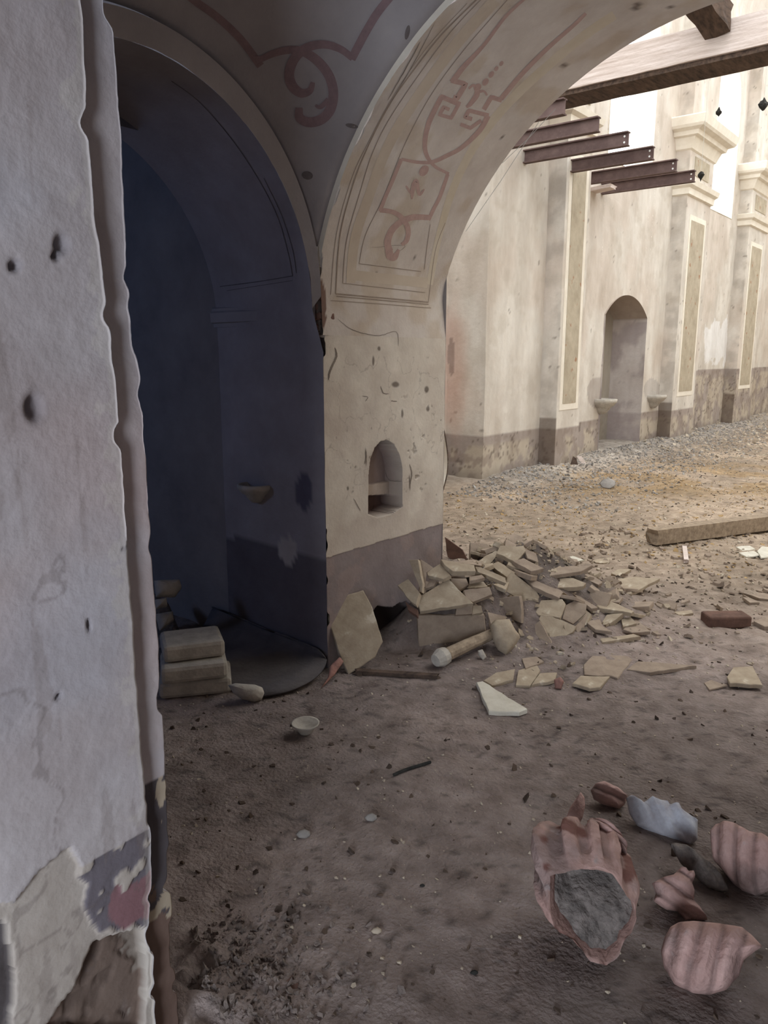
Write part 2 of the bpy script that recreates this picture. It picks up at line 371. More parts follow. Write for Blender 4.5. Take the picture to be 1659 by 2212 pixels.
# start the arch at ZJ
zz = np.linspace(0, 1, 260); 
def resamp(c, xc, z0):
    t0 = pi - math.asin(max(-1, min(1, (z0 - c[1]) / c[2]))); t = np.linspace(t0, 0, 220)
    x = np.maximum(c[0] + c[2] * np.cos(t), xc); z = c[1] + c[2] * np.sin(t)
    return np.stack([x, z], -1)
an = resamp(RN, -2.602, ZJ); af = resamp(RF, -2.63, ZJ); nt = 110
bl = np.linspace(0, 1, 220)[:, None]; w0 = np.clip(1 - bl * 14, 0, 1)
an[:, 0:1] = an[:, 0:1] * (1 - w0) + XP * w0; af[:, 0:1] = af[:, 0:1] * (1 - w0) + XP * w0
T = np.linspace(0, 1, nt)[None, :, None]
G = an[:, None, :] * (1 - T) + af[:, None, :] * T
Yg = np.broadcast_to(YF + (YB - YF) * np.linspace(0, 1, nt)[None, :], G.shape[:2])
PA = np.stack([G[..., 0], Yg, G[..., 1]], -1).reshape(-1, 3)
u, v = proj(PA); nA1 = fbm(PA, 4, 4, 5)
cAr = L3((208, 198, 188)) * np.ones((len(PA), 1)) * (.9 + .2 * nA1[:, None])
cAr = mixc(cAr, .5 * sm(.55, .7, fbm(PA, 7, 3, 15)), L3((190, 172, 148)))
for a, b, r in [(1375, 14, 9), (1218, 143, 7), (1447, 18, 6), (905, 478, 3), (812, 594, 3), (895, 558, 3), (1085, 296, 3)]:
    cAr = mixc(cAr, sm(1.2, .6, np.hypot(u - a, v - b) / r) * .8, L3((96, 84, 76)))
jA = (fbm(PA, 14, 3, 7) - .5) * 30
brkA = inpoly(u + jA * .3, v, [(660, 590), (690, 600), (703, 630), (706, 700), (660, 760)])
cAr = mixc(cAr, brkA, L3((128, 104, 94)))
er = np.maximum(0, fbm(PA * [1, 0, 1], 9, 3, 17) - .52) * .14 * (Yg.ravel() < YF + 1e-6)    # chipped near arris
PA[:, 1] += er
allP = np.concatenate([PJ, PA]); allC = np.concatenate([cJ, cAr])
fc = grid_faces(*shJ) + grid_faces(220, nt, off=len(PJ))
wall_front = mesh('wall_front', allP, fc, M['wall'], col=allC, smooth=True)
struct(wall_front, 'broad whitewashed arch with painted mauve ornament opening to the nave')
dg = bpy.context.evaluated_depsgraph_get()
def bvh(*obs):
    vs, fs = [], []
    for o in obs:
        b = len(vs); vs += [o.matrix_world @ x.co for x in o.data.vertices]; fs += [[i + b for i in p.vertices] for p in o.data.polygons]
    return BVHTree.FromPolygons(vs, fs)

# --- vault of the bay
def fl(y):
    t = .915 ** 2 - (np.asarray(y) - 1.81) ** 2; return np.sqrt(np.maximum(t, 0))
def fr(x):
    z = 1.675 + np.sqrt(np.maximum(1.468 ** 2 - (np.asarray(x) + 1.2054) ** 2, 0)) - 1.87; return np.maximum(z, 0)
ZC = 1.87
vx = np.linspace(XP - .02, .25, 150); vy = np.linspace(.86, YF + .01, 110)
VX, VY = np.meshgrid(vx, vy); VZ = ZC + np.sqrt(fl(VY) ** 2 + fr(VX) ** 2)
PV = np.stack([VX, VY, VZ], -1).reshape(-1, 3)
vault = mesh('ceiling', PV, grid_faces(110, 150), M['vault'], smooth=True)
struct(vault, 'grey vault of the bay with a mauve scroll border')
sd = vault.modifiers.new('s', 'SOLIDIFY'); sd.thickness = .12; sd.offset = 1
# face strips (margin between arris and vault)
def strip(name, inner, outer, mat, parent):
    P = []
    for k in range(4):
        t = k / 3; P.append(inner * (1 - t) + outer * t)
    P = np.stack(P, 1); n = P.shape[0]; P = P.reshape(-1, 3)
    return mesh(name, P, grid_faces(n, 4), mat, parent, smooth=True)
t = np.linspace(0, pi, 120)
nse = fbm(np.stack([t * 3, t * 0, t * 0], -1), 4, 4, 3)
ri = .878 + .012 * (nse - .5)
inn = np.stack([t * 0 + XP + .002, 1.81 + ri * np.cos(t), 1.821 + ri * np.sin(t)], -1)
yy = inn[:, 1]; yo = 1.81 + .915 * np.cos(t)
out = np.stack([t * 0 + XP + .004, yo, ZC + fl(yo) + 0], -1); out[:, 2] = np.maximum(out[:, 2], 1.821)
strip('arch_band', inn, out + np.array([.02, 0, .006]), M['vault'], wall_left)
t = np.linspace(pi - .2, 0, 160); nse = fbm(np.stack([t * 3, t * 0, t * 0], -1), 6, 4, 3)
inn = np.stack([np.maximum(-1.2054 + 1.4413 * np.cos(t), -2.602), t * 0 + YF + .001, 1.675 + 1.4413 * np.sin(t)], -1)
ro = 1.485 + .03 * (nse - .5)
out = np.stack([np.maximum(-1.2054 + ro * np.cos(t), -2.61), t * 0 + YF - .004, 1.675 + ro * np.sin(t)], -1)
strip('arch_band', inn, out, M['white'], wall_front)
# jamb strips closing the pier body above / beside (dark side, below springing)
# broken brickwork at the springing corner: bricks in rough mortar
bc = ony(688, 672, YF)
for i, (du, dv, w) in enumerate([(683, 618, .06), (692, 640, .075), (686, 662, .07), (694, 684, .075), (687, 706, .07), (690, 727, .05)]):
    c = ony(du, dv, YF + .012)
    b = box('brick', (-w / 2, 0, -.016), (w / 2, .09, .016), M['brick'], wall_front, .006)
    b.location = (c[0] - .035, YF + .006 + .004 * (i % 3), c[2]); b.rotation_euler = (random.uniform(-.15, .15), random.uniform(-.2, .2), random.uniform(-.25, .25))
    
box('mortar', (XP - .16, YF + .012, 1.55), (XP - .035, YF + .2, 2.02), M['mortar'], wall_front, .01)
# --- impost moulding on the left arch jamb
def sweepx(name, prof, x0, x1, ybase, mat, parent):   # profile (out, z) extruded along x on a face looking to -y
    P = [];
    for x in (x0, x1): P += [(x, ybase - o, z) for o, z in prof]
    n = len(prof); fs = [[i, i + 1, n + i + 1, n + i] for i in range(n - 1)] + [list(range(n)), list(range(n, 2 * n))[::-1]]
    return mesh(name, P, fs, mat, parent)
z1 = ony(550, 664, YF)[2]; z2 = ony(550, 696, YF)[2]
MO = M['vault']
sweepx('impost_moulding', [(0, z2 - .02), (.012, z2 - .02), (.014, z2), (.03, z2 + .005), (.034, z1 - .02), (.022, z1 - .01), (.02, z1 + .004), (0, z1 + .012)], -3.385, -2.64, YF + .003, MO, wall_left)

# ------------------------------------------------------------------ draped paint, lines, cracks
B_front = bvh(wall_front); B_vault = bvh(vault); B_left = bvh(wall_left); B_near = bvh(wall_near)
def cat(pts, n=10, closed=False):
    P = np.array(pts, float); out = []
    m = len(P)
    for i in range(m - 1):
        p0 = P[max(i - 1, 0)]; p1 = P[i]; p2 = P[i + 1]; p3 = P[min(i + 2, m - 1)]
        for k in range(n):
            t = k / n; out.append(.5 * ((2 * p1) + (-p0 + p2) * t + (2 * p0 - 5 * p1 + 4 * p2 - p3) * t * t + (-p0 + 3 * p1 - 3 * p2 + p3) * t ** 3))
    out.append(P[-1]); return np.array(out)
def lift(u, v, B, e):
    d = Vector(ray(u, v)).normalized(); h = B.ray_cast(Vector(C0), d)
    if h[0] is None: return None
    return h[0] - d * e
_lv = [0]
def drape(name, pts, w, B, mat, parent, smooth=True, e=None, taper=False, kind=None, jit=0):
    P = cat(pts, 10) if smooth else None
    if P is None:
        q = []; A = np.array(pts, float)
        for i in range(len(A) - 1):
            for k in range(8): q.append(A[i] + (A[i + 1] - A[i]) * k / 8)
        q.append(A[-1]); P = np.array(q)
    if e is None: _lv[0] = (_lv[0] + 1) % 9; e = .0022 + _lv[0] * .00012
    T = np.gradient(P, axis=0); T /= np.maximum(np.hypot(T[:, 0], T[:, 1])[:, None], 1e-6); Nn = np.stack([-T[:, 1], T[:, 0]], -1)
    vs, fs, prev = [], [], None; m = len(P)
    W = np.full(m, w / 2.0) if np.isscalar(w) else np.interp(np.linspace(0, 1, m), np.linspace(0, 1, len(w)), w) / 2
    if taper: W = W * np.sqrt(np.clip(np.minimum(np.arange(m), np.arange(m)[::-1]) / (m * .2), .05, 1))
    if jit: P = P + rng.normal(0, jit, P.shape)
    for i in range(m):
        row = [lift(*(P[i] + Nn[i] * W[i] * s), B, e) for s in (-1, 0, 1)]
        if None in row: prev = None; continue
        b = len(vs); vs += row
        if prev is not None: fs += [[prev, prev + 1, b + 1, b], [prev + 1, prev + 2, b + 2, b + 1]]
        prev = b
    if not fs: return None
    o = mesh(name, vs, fs, mat, parent, smooth=True)
    if kind: o['kind'] = kind
    return o
def blob(name, cxy, rx, ry, rot, B, mat, parent, e=.003):
    vs = [lift(*cxy, B, e)]; n = 20
    for k in range(n):
        a = 2 * pi * k / n; x = rx * cos(a); y = ry * sin(a)
        vs.append(lift(cxy[0] + x * cos(rot) - y * sin(rot), cxy[1] + x * sin(rot) + y * cos(rot), B, e))
    if None in vs: return
    return mesh(name, vs, [[0, k, k % n + 1] for k in range(1, n + 1)], mat, parent)
h = lambda L: [(x / 2, y / 2) for x, y in L]
pt = M['paint']
drape('scroll_band', h([(760, -60), (850, 10), (940, 75), (1040, 170), (1126, 285)]), 17, B_vault, pt, vault)
drape('scroll_band', h([(1115, 262), (1180, 232), (1250, 216), (1310, 224), (1370, 262), (1420, 325), (1440, 400), (1428, 470), (1390, 515), (1335, 528), (1295, 508), (1292, 465)]), [13, 15, 17, 19, 21, 21, 21, 22, 22, 22, 20, 15], B_vault, pt, vault)
drape('scroll_band', h([(1524, 252), (1470, 212), (1400, 192), (1330, 205), (1275, 250), (1250, 315), (1262, 370), (1300, 402), (1338, 392), (1352, 355)]), [14, 16, 18, 20, 21, 21, 22, 20, 15, 9], B_vault, pt, vault)
drape('scroll_band', h([(1780, -120), (1650, 30), (1585, 130), (1518, 256)]), 18, B_vault, pt, vault)
drape('scroll_band', h([(1420, 430), (1385, 462), (1362, 455)]), [12, 10, 5], B_vault, pt, vault)
Z2 = lambda L: [(640 + x / 2.765, y / 2.765) for x, y in L]
fp = M['paint2']
# bevelled frame washes and incised lines on the arch
bd = dict(B=B_front, parent=wall_front)
FO = [(1190, 0), (950, 270), (690, 630), (540, 890), (435, 1170), (350, 1430), (325, 1690)]
drape('frame_wash', Z2(FO), [26, 24, 22, 22, 21, 21, 20], B_front, M['tan'], wall_front, e=.0012)
drape('frame_wash', Z2([(310, 1640), (500, 1662), (785, 1690)]), 22, B_front, M['tan'], wall_front, smooth=False, e=.0013)
drape('frame_wash', Z2([(795, 1700), (850, 1420), (940, 1120), (1080, 850), (1300, 580), (1659, 260), (1900, 90)]), [14, 14, 16, 18, 20, 20, 20], B_front, M['tan2'], wall_front, e=.0012)
for L_, w in [([(1085, -10), (870, 205), (700, 420), (560, 620), (430, 870), (340, 1100), (262, 1400), (235, 1755)], 2.6),
              ([(1110, -10), (895, 225), (600, 640), (465, 890), (380, 1150), (300, 1440), (278, 1692)], 1.6),
              ([(1260, 0), (1000, 300), (800, 575), (640, 880), (520, 1180), (415, 1400), (375, 1575)], 1.3),
              ([(1020, 20), (800, 260), (600, 540), (440, 830), (330, 1070), (240, 1400), (205, 1760)], 1.2),
              ([(800, 1340), (780, 1480), (765, 1610)], 1.2), ([(890, 1330), (830, 1500), (790, 1800)], 1.2)]:
    drape('incised_line', Z2(L_), w, B_front, M['line'], wall_front, e=.0020)
for L_, w in [([(235, 1755), (790, 1805)], 3.2), ([(205, 1795), (500, 1815), (805, 1840)], 1.6), ([(278, 1692), (770, 1748)], 1.6), ([(375, 1575), (745, 1622)], 1.6), ([(240, 1770), (790, 1818)], 2.4)]:
    drape('incised_line', Z2(L_), w, B_front, M['line'], wall_front, smooth=False, e=.0021)
for L_, w, s_ in [
    ([(1390, -30), (1250, 100), (1120, 270), (1000, 400), (930, 492)], [6, 7, 8, 11, 13], True),
    ([(925, 480), (1012, 502), (960, 588), (938, 580)], 11, False),
    ([(1730, 80), (1659, 150), (1500, 290), (1350, 440), (1222, 592)], [7, 8, 9, 10, 11], True),
    ([(1228, 600), (1165, 580), (1120, 655)], 10, False),
    ([(980, 625), (868, 578), (835, 640)], 11, False), ([(972, 620), (925, 705), (855, 685), (882, 640), (915, 655)], 8, False),
    ([(835, 640), (790, 740), (768, 850), (780, 930), (830, 995), (912, 1038)], [11, 11, 10, 9, 7, 6], True),
    ([(1150, 690), (1030, 660), (1010, 700), (1050, 712)], 9, False), ([(1105, 720), (1040, 765), (980, 742)], 8, False),
    ([(1145, 692), (1095, 780), (990, 880), (900, 930), (810, 968), (715, 968), (628, 950)], [12, 11, 9, 9, 8, 7, 6], True),
    ([(628, 950), (575, 1080), (535, 1170), (500, 1262)], 8, True), ([(500, 1255), (580, 1268), (635, 1305), (668, 1370), (660, 1435), (628, 1462)], [10, 10, 11, 11, 10, 7], True),
    ([(905, 1040), (860, 1170), (820, 1250), (790, 1315)], 8, True), ([(800, 1300), (700, 1298), (625, 1325), (568, 1380), (545, 1450), (560, 1500)], [11, 13, 13, 14, 15, 14], True),
    ([(545, 1450), (560, 1525), (588, 1535), (612, 1490)], [12, 18, 14, 5], True),
    ([(655, 1110), (690, 1150), (715, 1080), (735, 1160), (765, 1130)], [3, 7, 10, 7, 3], True), ([(700, 1090), (690, 1190)], [6, 9, 3], True),
    ([(1030, 530), (1060, 510), (1080, 560), (1040, 620), (1015, 640)], [4, 6, 12, 10, 5], True), ([(1080, 550), (1120, 545), (1140, 570)], [8, 5, 4], True),
]:
    drape('painted_scroll', Z2(L_), w, B_front, fp, wall_front, smooth=s_)
for (x, y, rx, ry) in [(762, 1020, 9, 13), (1085, 520, 7, 8), (1130, 490, 6, 9), (1165, 445, 5, 8), (1195, 410, 4, 6), (1225, 380, 4, 6)]:
    blob('painted_bead', (640 + x / 2.765, y / 2.765), rx, ry, .6, B_front, fp, wall_front)
for L_, w in [([(740, 250), (660, 400), (545, 600)], 2), ([(560, 620), (700, 380), (830, 130)], 1.2), ([(440, 1480), (640, 1465), (620, 1500)], .8)]:
    drape('crack', Z2(L_), w, B_front, M['crack'], wall_front, taper=True, jit=.3)
ZMl = lambda L: [ZM(x, y) for x, y in L]
for L_, w in [([(110, 620), (120, 680), (95, 740), (70, 800), (65, 850)], 4), ([(130, 420), (220, 490), (330, 525), (430, 535), (540, 510), (555, 610)], 1.3), ([(430, 890), (450, 940), (490, 945)], 1.8),
              ([(300, 960), (340, 970), (320, 1000)], 1.4), ([(635, 1440), (648, 1510), (632, 1610)], 2.2), ([(325, 1340), (330, 1390), (318, 1440)], 2.2), ([(500, 995), (545, 1000)], 2), ([(240, 1680), (290, 1770)], 1.5),
              ([(460, 1480), (490, 1550), (580, 1560)], 1.5)]:
    drape('crack', ZMl(L_), w, B_front, M['crack'], wall_front, taper=True, jit=.25)
# soot lines along the vault seam and marks on the vault
for L_, w in [([(250, 12), (330, 40), (420, 110), (470, 165), (520, 225), (570, 300), (610, 370), (640, 440)], 2.5), ([(330, 75), (410, 122)], 9), ([(430, 140), (470, 175)], 6)]:
    drape('soot_mark', L_, w, B_vault, M['soot'], vault, taper=True, jit=.5)
for x, y, rx, ry in [(664, 379, 12, 9), (760, 272, 14, 5), (785, 275, 6, 8), (880, 70, 5, 16)]:
    blob('soot_mark', (x, y), rx, ry, .2, B_vault, M['soot'], vault)
for L_, w in [([(475, 619), (560, 608), (632, 596)], 2), ([(490, 628), (632, 606)], 1.2), ([(632, 596), (622, 545), (600, 470), (560, 390), (500, 300), (430, 220), (370, 175)], 1.5), ([(640, 590), (632, 540), (608, 465), (570, 385)], 1.2)]:
    drape('incised_line', L_, w, B_left, M['soot'], wall_left)

# ------------------------------------------------------------------ remaining shell of the bay
dk = material('shell_plaster', (150, 142, 138), (130, 122, 120), 3, bump=.2)
def panel(name, pts, mat, parent=None):
    return mesh(name, pts, [list(range(len(pts)))], mat, parent)
wr = empty('wall_right'); struct(wr)
box('masonry', (1.8, -2.4, -.1), (2.0, 4.0, 4.0), dk, wr)
box('masonry', (.24, YF, -.1), (1.8, YB, 3.9), dk, wr)
wb = empty('wall_back'); struct(wb)
box('masonry', (-1.6, -2.5, -.1), (-.02, -2.3, 4.0), dk, wb); box('masonry', (.92, -2.5, -.1), (1.8, -2.3, 4.0), dk, wb); box('masonry', (-.02, -2.5, 2.16), (.92, -2.3, 4.0), dk, wb)
cb = struct(mesh('ceiling_back', [(-3.7, -2.5, 3.62), (2, -2.5, 3.62), (2, .88, 3.62), (-3.7, .88, 3.62)], [[0, 1, 2, 3]], dk)); 
hx = np.linspace(XP - .02, .25, 60); hz = ZC + np.sqrt(fl(.86) ** 2 + fr(hx) ** 2)
P = np.concatenate([np.stack([hx, hx * 0 + .86, hz], -1), np.stack([hx, hx * 0 + .86, hx * 0 + 3.64], -1)])
mesh('header', P, grid_faces(2, 60), dk, cb)
box('header', (.25, .7, 2.0), (1.85, YB, 3.9), dk, cb)
# nave side of the cross wall
wn = empty('wall_nave'); struct(wn)
tt = np.linspace(pi, 0, 60); xo = np.maximum(RF[0] + RF[2] * np.cos(tt), -2.63); zo = RF[1] + RF[2] * np.sin(tt)
P = np.concatenate([np.stack([xo, xo * 0 + YB, zo], -1), np.stack([np.linspace(-2.63, .51, 60), xo * 0 + YB, xo * 0 + 4.2], -1)])
mesh('masonry', P, grid_faces(2, 60), dk, wn)
box('masonry', (-6.2, YB - .03, 3.2), (-2.62, YB, 4.2), dk, wn); box('masonry', (.5, YB - .03, -.1), (3.7, YB, 4.2), dk, wn)
box('masonry', (-6.2, YF + .02, -.1), (-3.372, YB, 3.4), dk, wn)
box('masonry', (-3.38, YF + .035, -.1), (XP - .17, YB - .0, 3.3), dk, wn)
box('masonry', (XP - .19, YF + .16, -.1), (XP - .16, YB - .002, 1.7), dk, wn)
# back of pier, nave side
panel('masonry', [(XP, YB, -.05), (XP - 1.5, YB, -.05), (XP - 1.5, YB, 3.3), (XP, YB, 3.3)], dk, wn)
# dark side chapel behind the left arch
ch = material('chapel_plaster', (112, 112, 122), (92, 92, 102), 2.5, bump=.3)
wc = empty('wall_chapel'); struct(wc)
box('masonry', (-6.3, -1.2, -.1), (-6.1, YF + .1, 3.6), ch, wc); box('masonry', (-6.3, -1.2, -.1), (-1.6, -1.0, 3.6), ch, wc)
box('masonry', (-6.3, -1.2, 3.4), (XP - .25, YF + .1, 3.6), ch, wc)
box('masonry', (-3.40, .0, 0), (-3.36, .925, 3.5), ch, wc)
t = np.linspace(0, pi, 50)
P = np.concatenate([np.stack([t * 0 + XF, 1.8416 + .923 * np.cos(t), 1.762 + .923 * np.sin(t)], -1), np.stack([t * 0 + XF, np.linspace(2.77, .9, 50), t * 0 + 3.5], -1)])
mesh('masonry', P, grid_faces(2, 50), ch, wc)
panel('masonry', [(XP - .02, .7, 3.6), (XP - .02, 2.9, 3.6), (XP - .02, 2.9, 2.6), (XP - .02, .7, 2.6)], ch, wc).location = (-.6, 0, 0)

# ------------------------------------------------------------------ nave wall
XW, XQ = -5.11, -4.86
def yo(u, x=XW, v=700): return onx(u, v, x)[1]
def far_color(P):
    n = fbm(P, 1.1, 5, 700); n2 = fbm(P * [1, 1, .25], 6, 4, 710); n3 = fbm(P, 5, 4, 720); y, z = P[:, 1], P[:, 2]
    c = L3((222, 215, 205)) * np.ones((len(P), 1)) * (.90 + .2 * n2[:, None])
    c = mixc(c, .5 * sm(.45, .65, n), L3((206, 190, 176)))
    c = mixc(c, .45 * sm(.52, .7, n3), L3((196, 186, 172)))
    c = mixc(c, .6 * sm(1.7, .8, z + (n - .5) * 2.0) * (n3 > .5), L3((214, 206, 196)))
    c = mixc(c, sm(.75, .79, fbm(P, 13, 4, 730)) * .7, L3((116, 104, 92)))
    c = mixc(c, sm(.5, .75, fbm(P * [1, 1, .3], 2.5, 4, 733)) * .25, L3((172, 160, 146)))
    dz = np.where(y < 15.9, .6, 1.33) + (n3 - .5) * .03
    d = z < dz
    c = mixc(c, d, L3((168, 156, 148)))
    n4 = fbm(P, 3.2, 5, 745); c = mixc(c, d * sm(dz - .08, dz - .16, z) * sm(.44, .52, n4), L3((192, 180, 164))); c = mixc(c, d * sm(.56, .62, fbm(P, 7, 4, 747)) * .6, L3((148, 134, 124))); c = mixc(c, d * (np.abs(fbm(P, 3.5, 4, 751) - .5) < .012) * .6, L3((96, 84, 76)))
    c = mixc(c, d * sm(.25, .05, z) * .4, L3((110, 100, 92)))
    return c
def far_off(P): return (fbm(P, 1.6, 3, 800) - .5) * .03 + (fbm(P, 9, 3, 810) - .5) * .01
def vpanel(y0, y1, zb, zt, x=XW, st=.03):
    ny = max(2, int((y1 - y0) / st) + 1); ys = np.linspace(y0, y1, ny)
    b = zb(ys) if callable(zb) else ys * 0 + zb; t = zt(ys) if callable(zt) else ys * 0 + zt
    nz_ = max(2, int((t - b).max() / st) + 1); k = np.linspace(0, 1, nz_)[:, None]
    Z = b[None] * (1 - k) + t[None] * k; Y = np.broadcast_to(ys[None], Z.shape)
    return np.stack([Y * 0 + x, Y, Z], -1).reshape(-1, 3), (nz_, ny)
y_c = 8.38; D0, D1 = yo(1305), yo(1395); W0, W1 = yo(1314, XW, 300), yo(1412, XW, 300)
V0, V1 = yo(1536, XW, 300), yo(1594, XW, 300); ZT = 8.4
dm = (D0 + D1) / 2; dh = (D1 - D0) / 2; zsp = onx(1305, 678, XW)[2]; zap = onx(1350, 637, XW)[2]
rise = zap - zsp; Rr = (dh * dh + rise * rise) / (2 * rise)
darch = lambda y: zap - Rr + np.sqrt(np.maximum(Rr * Rr - (y - dm) ** 2, 0))
sil1 = onx(1403, 386, XW)[2]; sil2 = 4.5; wt = 7.4
warch = lambda a, b: (lambda y: wt - .75 + np.sqrt(np.maximum(((b - a) / 2) ** 2 - (y - (a + b) / 2) ** 2, 0)))
pans = [vpanel(y_c, D0, -.1, ZT) if D0 < W0 else vpanel(y_c, W0, -.1, ZT)]
a_, b_ = min(D0, W0), max(D1, W1)
pans = [vpanel(y_c, a_, -.1, ZT)]
cuts = sorted([D0, D1, W0, W1])
for p, q in zip(cuts[:-1], cuts[1:]):
    m_ = (p + q) / 2; ind = D0 < m_ < D1; inw = W0 < m_ < W1
    zb = darch if ind else -.1
    if inw: pans += [vpanel(p, q, zb, sil1), vpanel(p, q, warch(W0, W1), ZT)]
    else: pans += [vpanel(p, q, zb, ZT)]
pans += [vpanel(b_, V0, -.1, ZT), vpanel(V0, V1, -.1, sil2), vpanel(V0, V1, warch(V0, V1), ZT), vpanel(V1, 25.2, -.1, ZT)]
# return face at the corner and the set-back wall next to our pier
ny = 24; xs = np.linspace(-5.72, XW, ny); zz = np.arange(-.1, ZT, .03); XX, Z_ = np.meshgrid(xs, zz)
pans.append((np.stack([XX, XX * 0 + y_c, Z_], -1).reshape(-1, 3), (len(zz), ny)))
q, shq = vpanel(YB, y_c + .01, -.1, ZT, -5.68); pans.append((q, shq))
P = np.concatenate([p for p, s_ in pans]); fs = []; o_ = 0
for p, s_ in pans: fs += grid_faces(*s_, off=o_); o_ += len(p)
fcol = far_color(P); uu, vv = proj(P)
fcol = mixc(fcol, .5 * sm(1.2, .3, np.hypot((uu - 980) / 34, (vv - 790) / 170) + .6 * (fbm(P, 6, 4, 3) - .5)), L3((206, 164, 146)))
fcol = mixc(fcol, .5 * (np.hypot((uu - 975) / 8, (vv - 770) / 40) < 1), L3((110, 90, 82)))
fcol = mixc(fcol, .9 * inpoly(uu, vv + 14 * (fbm(P, 4, 4, 9) - .5) * 5, [(1522, 700), (1572, 690), (1572, 780), (1522, 780)]), L3((238, 236, 234)))
fcol = mixc(fcol, .5 * (np.hypot((uu - 1290) / 22, (vv - 848) / 34) < 1), L3((150, 138, 132))) ; fcol = mixc(fcol, .5 * (np.hypot((uu - 1408) / 18, (vv - 842) / 24) < 1), L3((168, 160, 156)))
P2 = P.copy(); P2[:, 0] += far_off(P)
wall_far = struct(mesh('wall_far', P2, fs, M['far'], col=fcol, smooth=True), 'long cream plaster wall of the bright nave')
# niche (blocked doorway) reveals
def reveal(name, y0, y1, zb, arch, depth, parent, st=.05, backmat='far'):
    n = 40; ys = np.linspace(y0, y1, n); top = arch(ys)
    outl = [(y0, zb)] + list(zip(ys, top)) + [(y1, zb)]
    O = np.array(outl); k = 14; Q = []
    for i in range(k + 1):
        Q.append(np.stack([np.full(len(O), XW + .01 - depth * i / k), O[:, 0], O[:, 1]], -1))
    Q = np.array(Q)
    # refine legs vertically
    return Q
n = 36; ys = np.linspace(D0, D1, n); lz = np.linspace(-.1, zsp, 60)
O = np.concatenate([np.stack([lz * 0 + D0, lz], -1)[:-1], np.stack([ys, darch(ys)], -1), np.stack([lz * 0 + D1, lz[::-1]], -1)[1:]])
k = np.linspace(0, 1, 18)[None, :]
Pn = np.stack([XW + .02 - .62 * k + 0 * O[:, :1], O[:, :1] + 0 * k, O[:, 1:2] + 0 * k], -1).reshape(-1, 3)
door = mesh('door_1', Pn, grid_faces(len(O), 18), M['far'], col=mixc(mixc(mixc(far_color(Pn), .6 + 0 * Pn[:, 2], L3((196, 186, 184))), .75 * sm(.45, .6, fbm(Pn, 3, 5, 66)) * (Pn[:, 2] < 2.2), L3((168, 156, 154))), .7 * (Pn[:, 2] > zsp - .02), L3((166, 150, 134))), smooth=False)  # reveal and soffit tones carry the recess shading in their colour
struct(door, 'deep round-headed doorway recess in the nave wall')
ny = 40; ys = np.linspace(D0 - .02, D1 + .02, ny); Pb, sb = vpanel(D0 - .02, D1 + .02, -.1, zap + .05, XW - .6, .05)
mesh('back_panel', Pb, grid_faces(*sb), M['far'], door, col=mixc(far_color(Pb), np.ones(len(Pb)) * .8, L3((150, 142, 130))))  # back painted darker for the shade inside the recess
# window reveals + frames
def window(i, a, b, sill, label):
    ys = np.linspace(a, b, 24); ar = warch(a, b)(ys)
    O = np.concatenate([[(a, sill)], np.stack([ys, ar], -1), [(b, sill)], [(a, sill)]])
    k = np.linspace(0, 1, 3)[None, :]
    Pn = np.stack([XW + .01 - .45 * k + 0 * O[:, :1], O[:, :1] + 0 * k, O[:, 1:2] + 0 * k - .0 * k], -1).reshape(-1, 3)
    w = mesh('window_%d' % i, Pn, grid_faces(len(O), 3), M['white'])
    struct(w, label); 
    fr_ = box('window_frame', (XW - .44, a, sill), (XW - .40, b, sill + .05), M['white'], w)
window(1, W0, W1, sil1, 'tall glassless window above the doorway recess'); window(2, V0, V1, sil2, 'tall glassless window between the second and third pilasters')

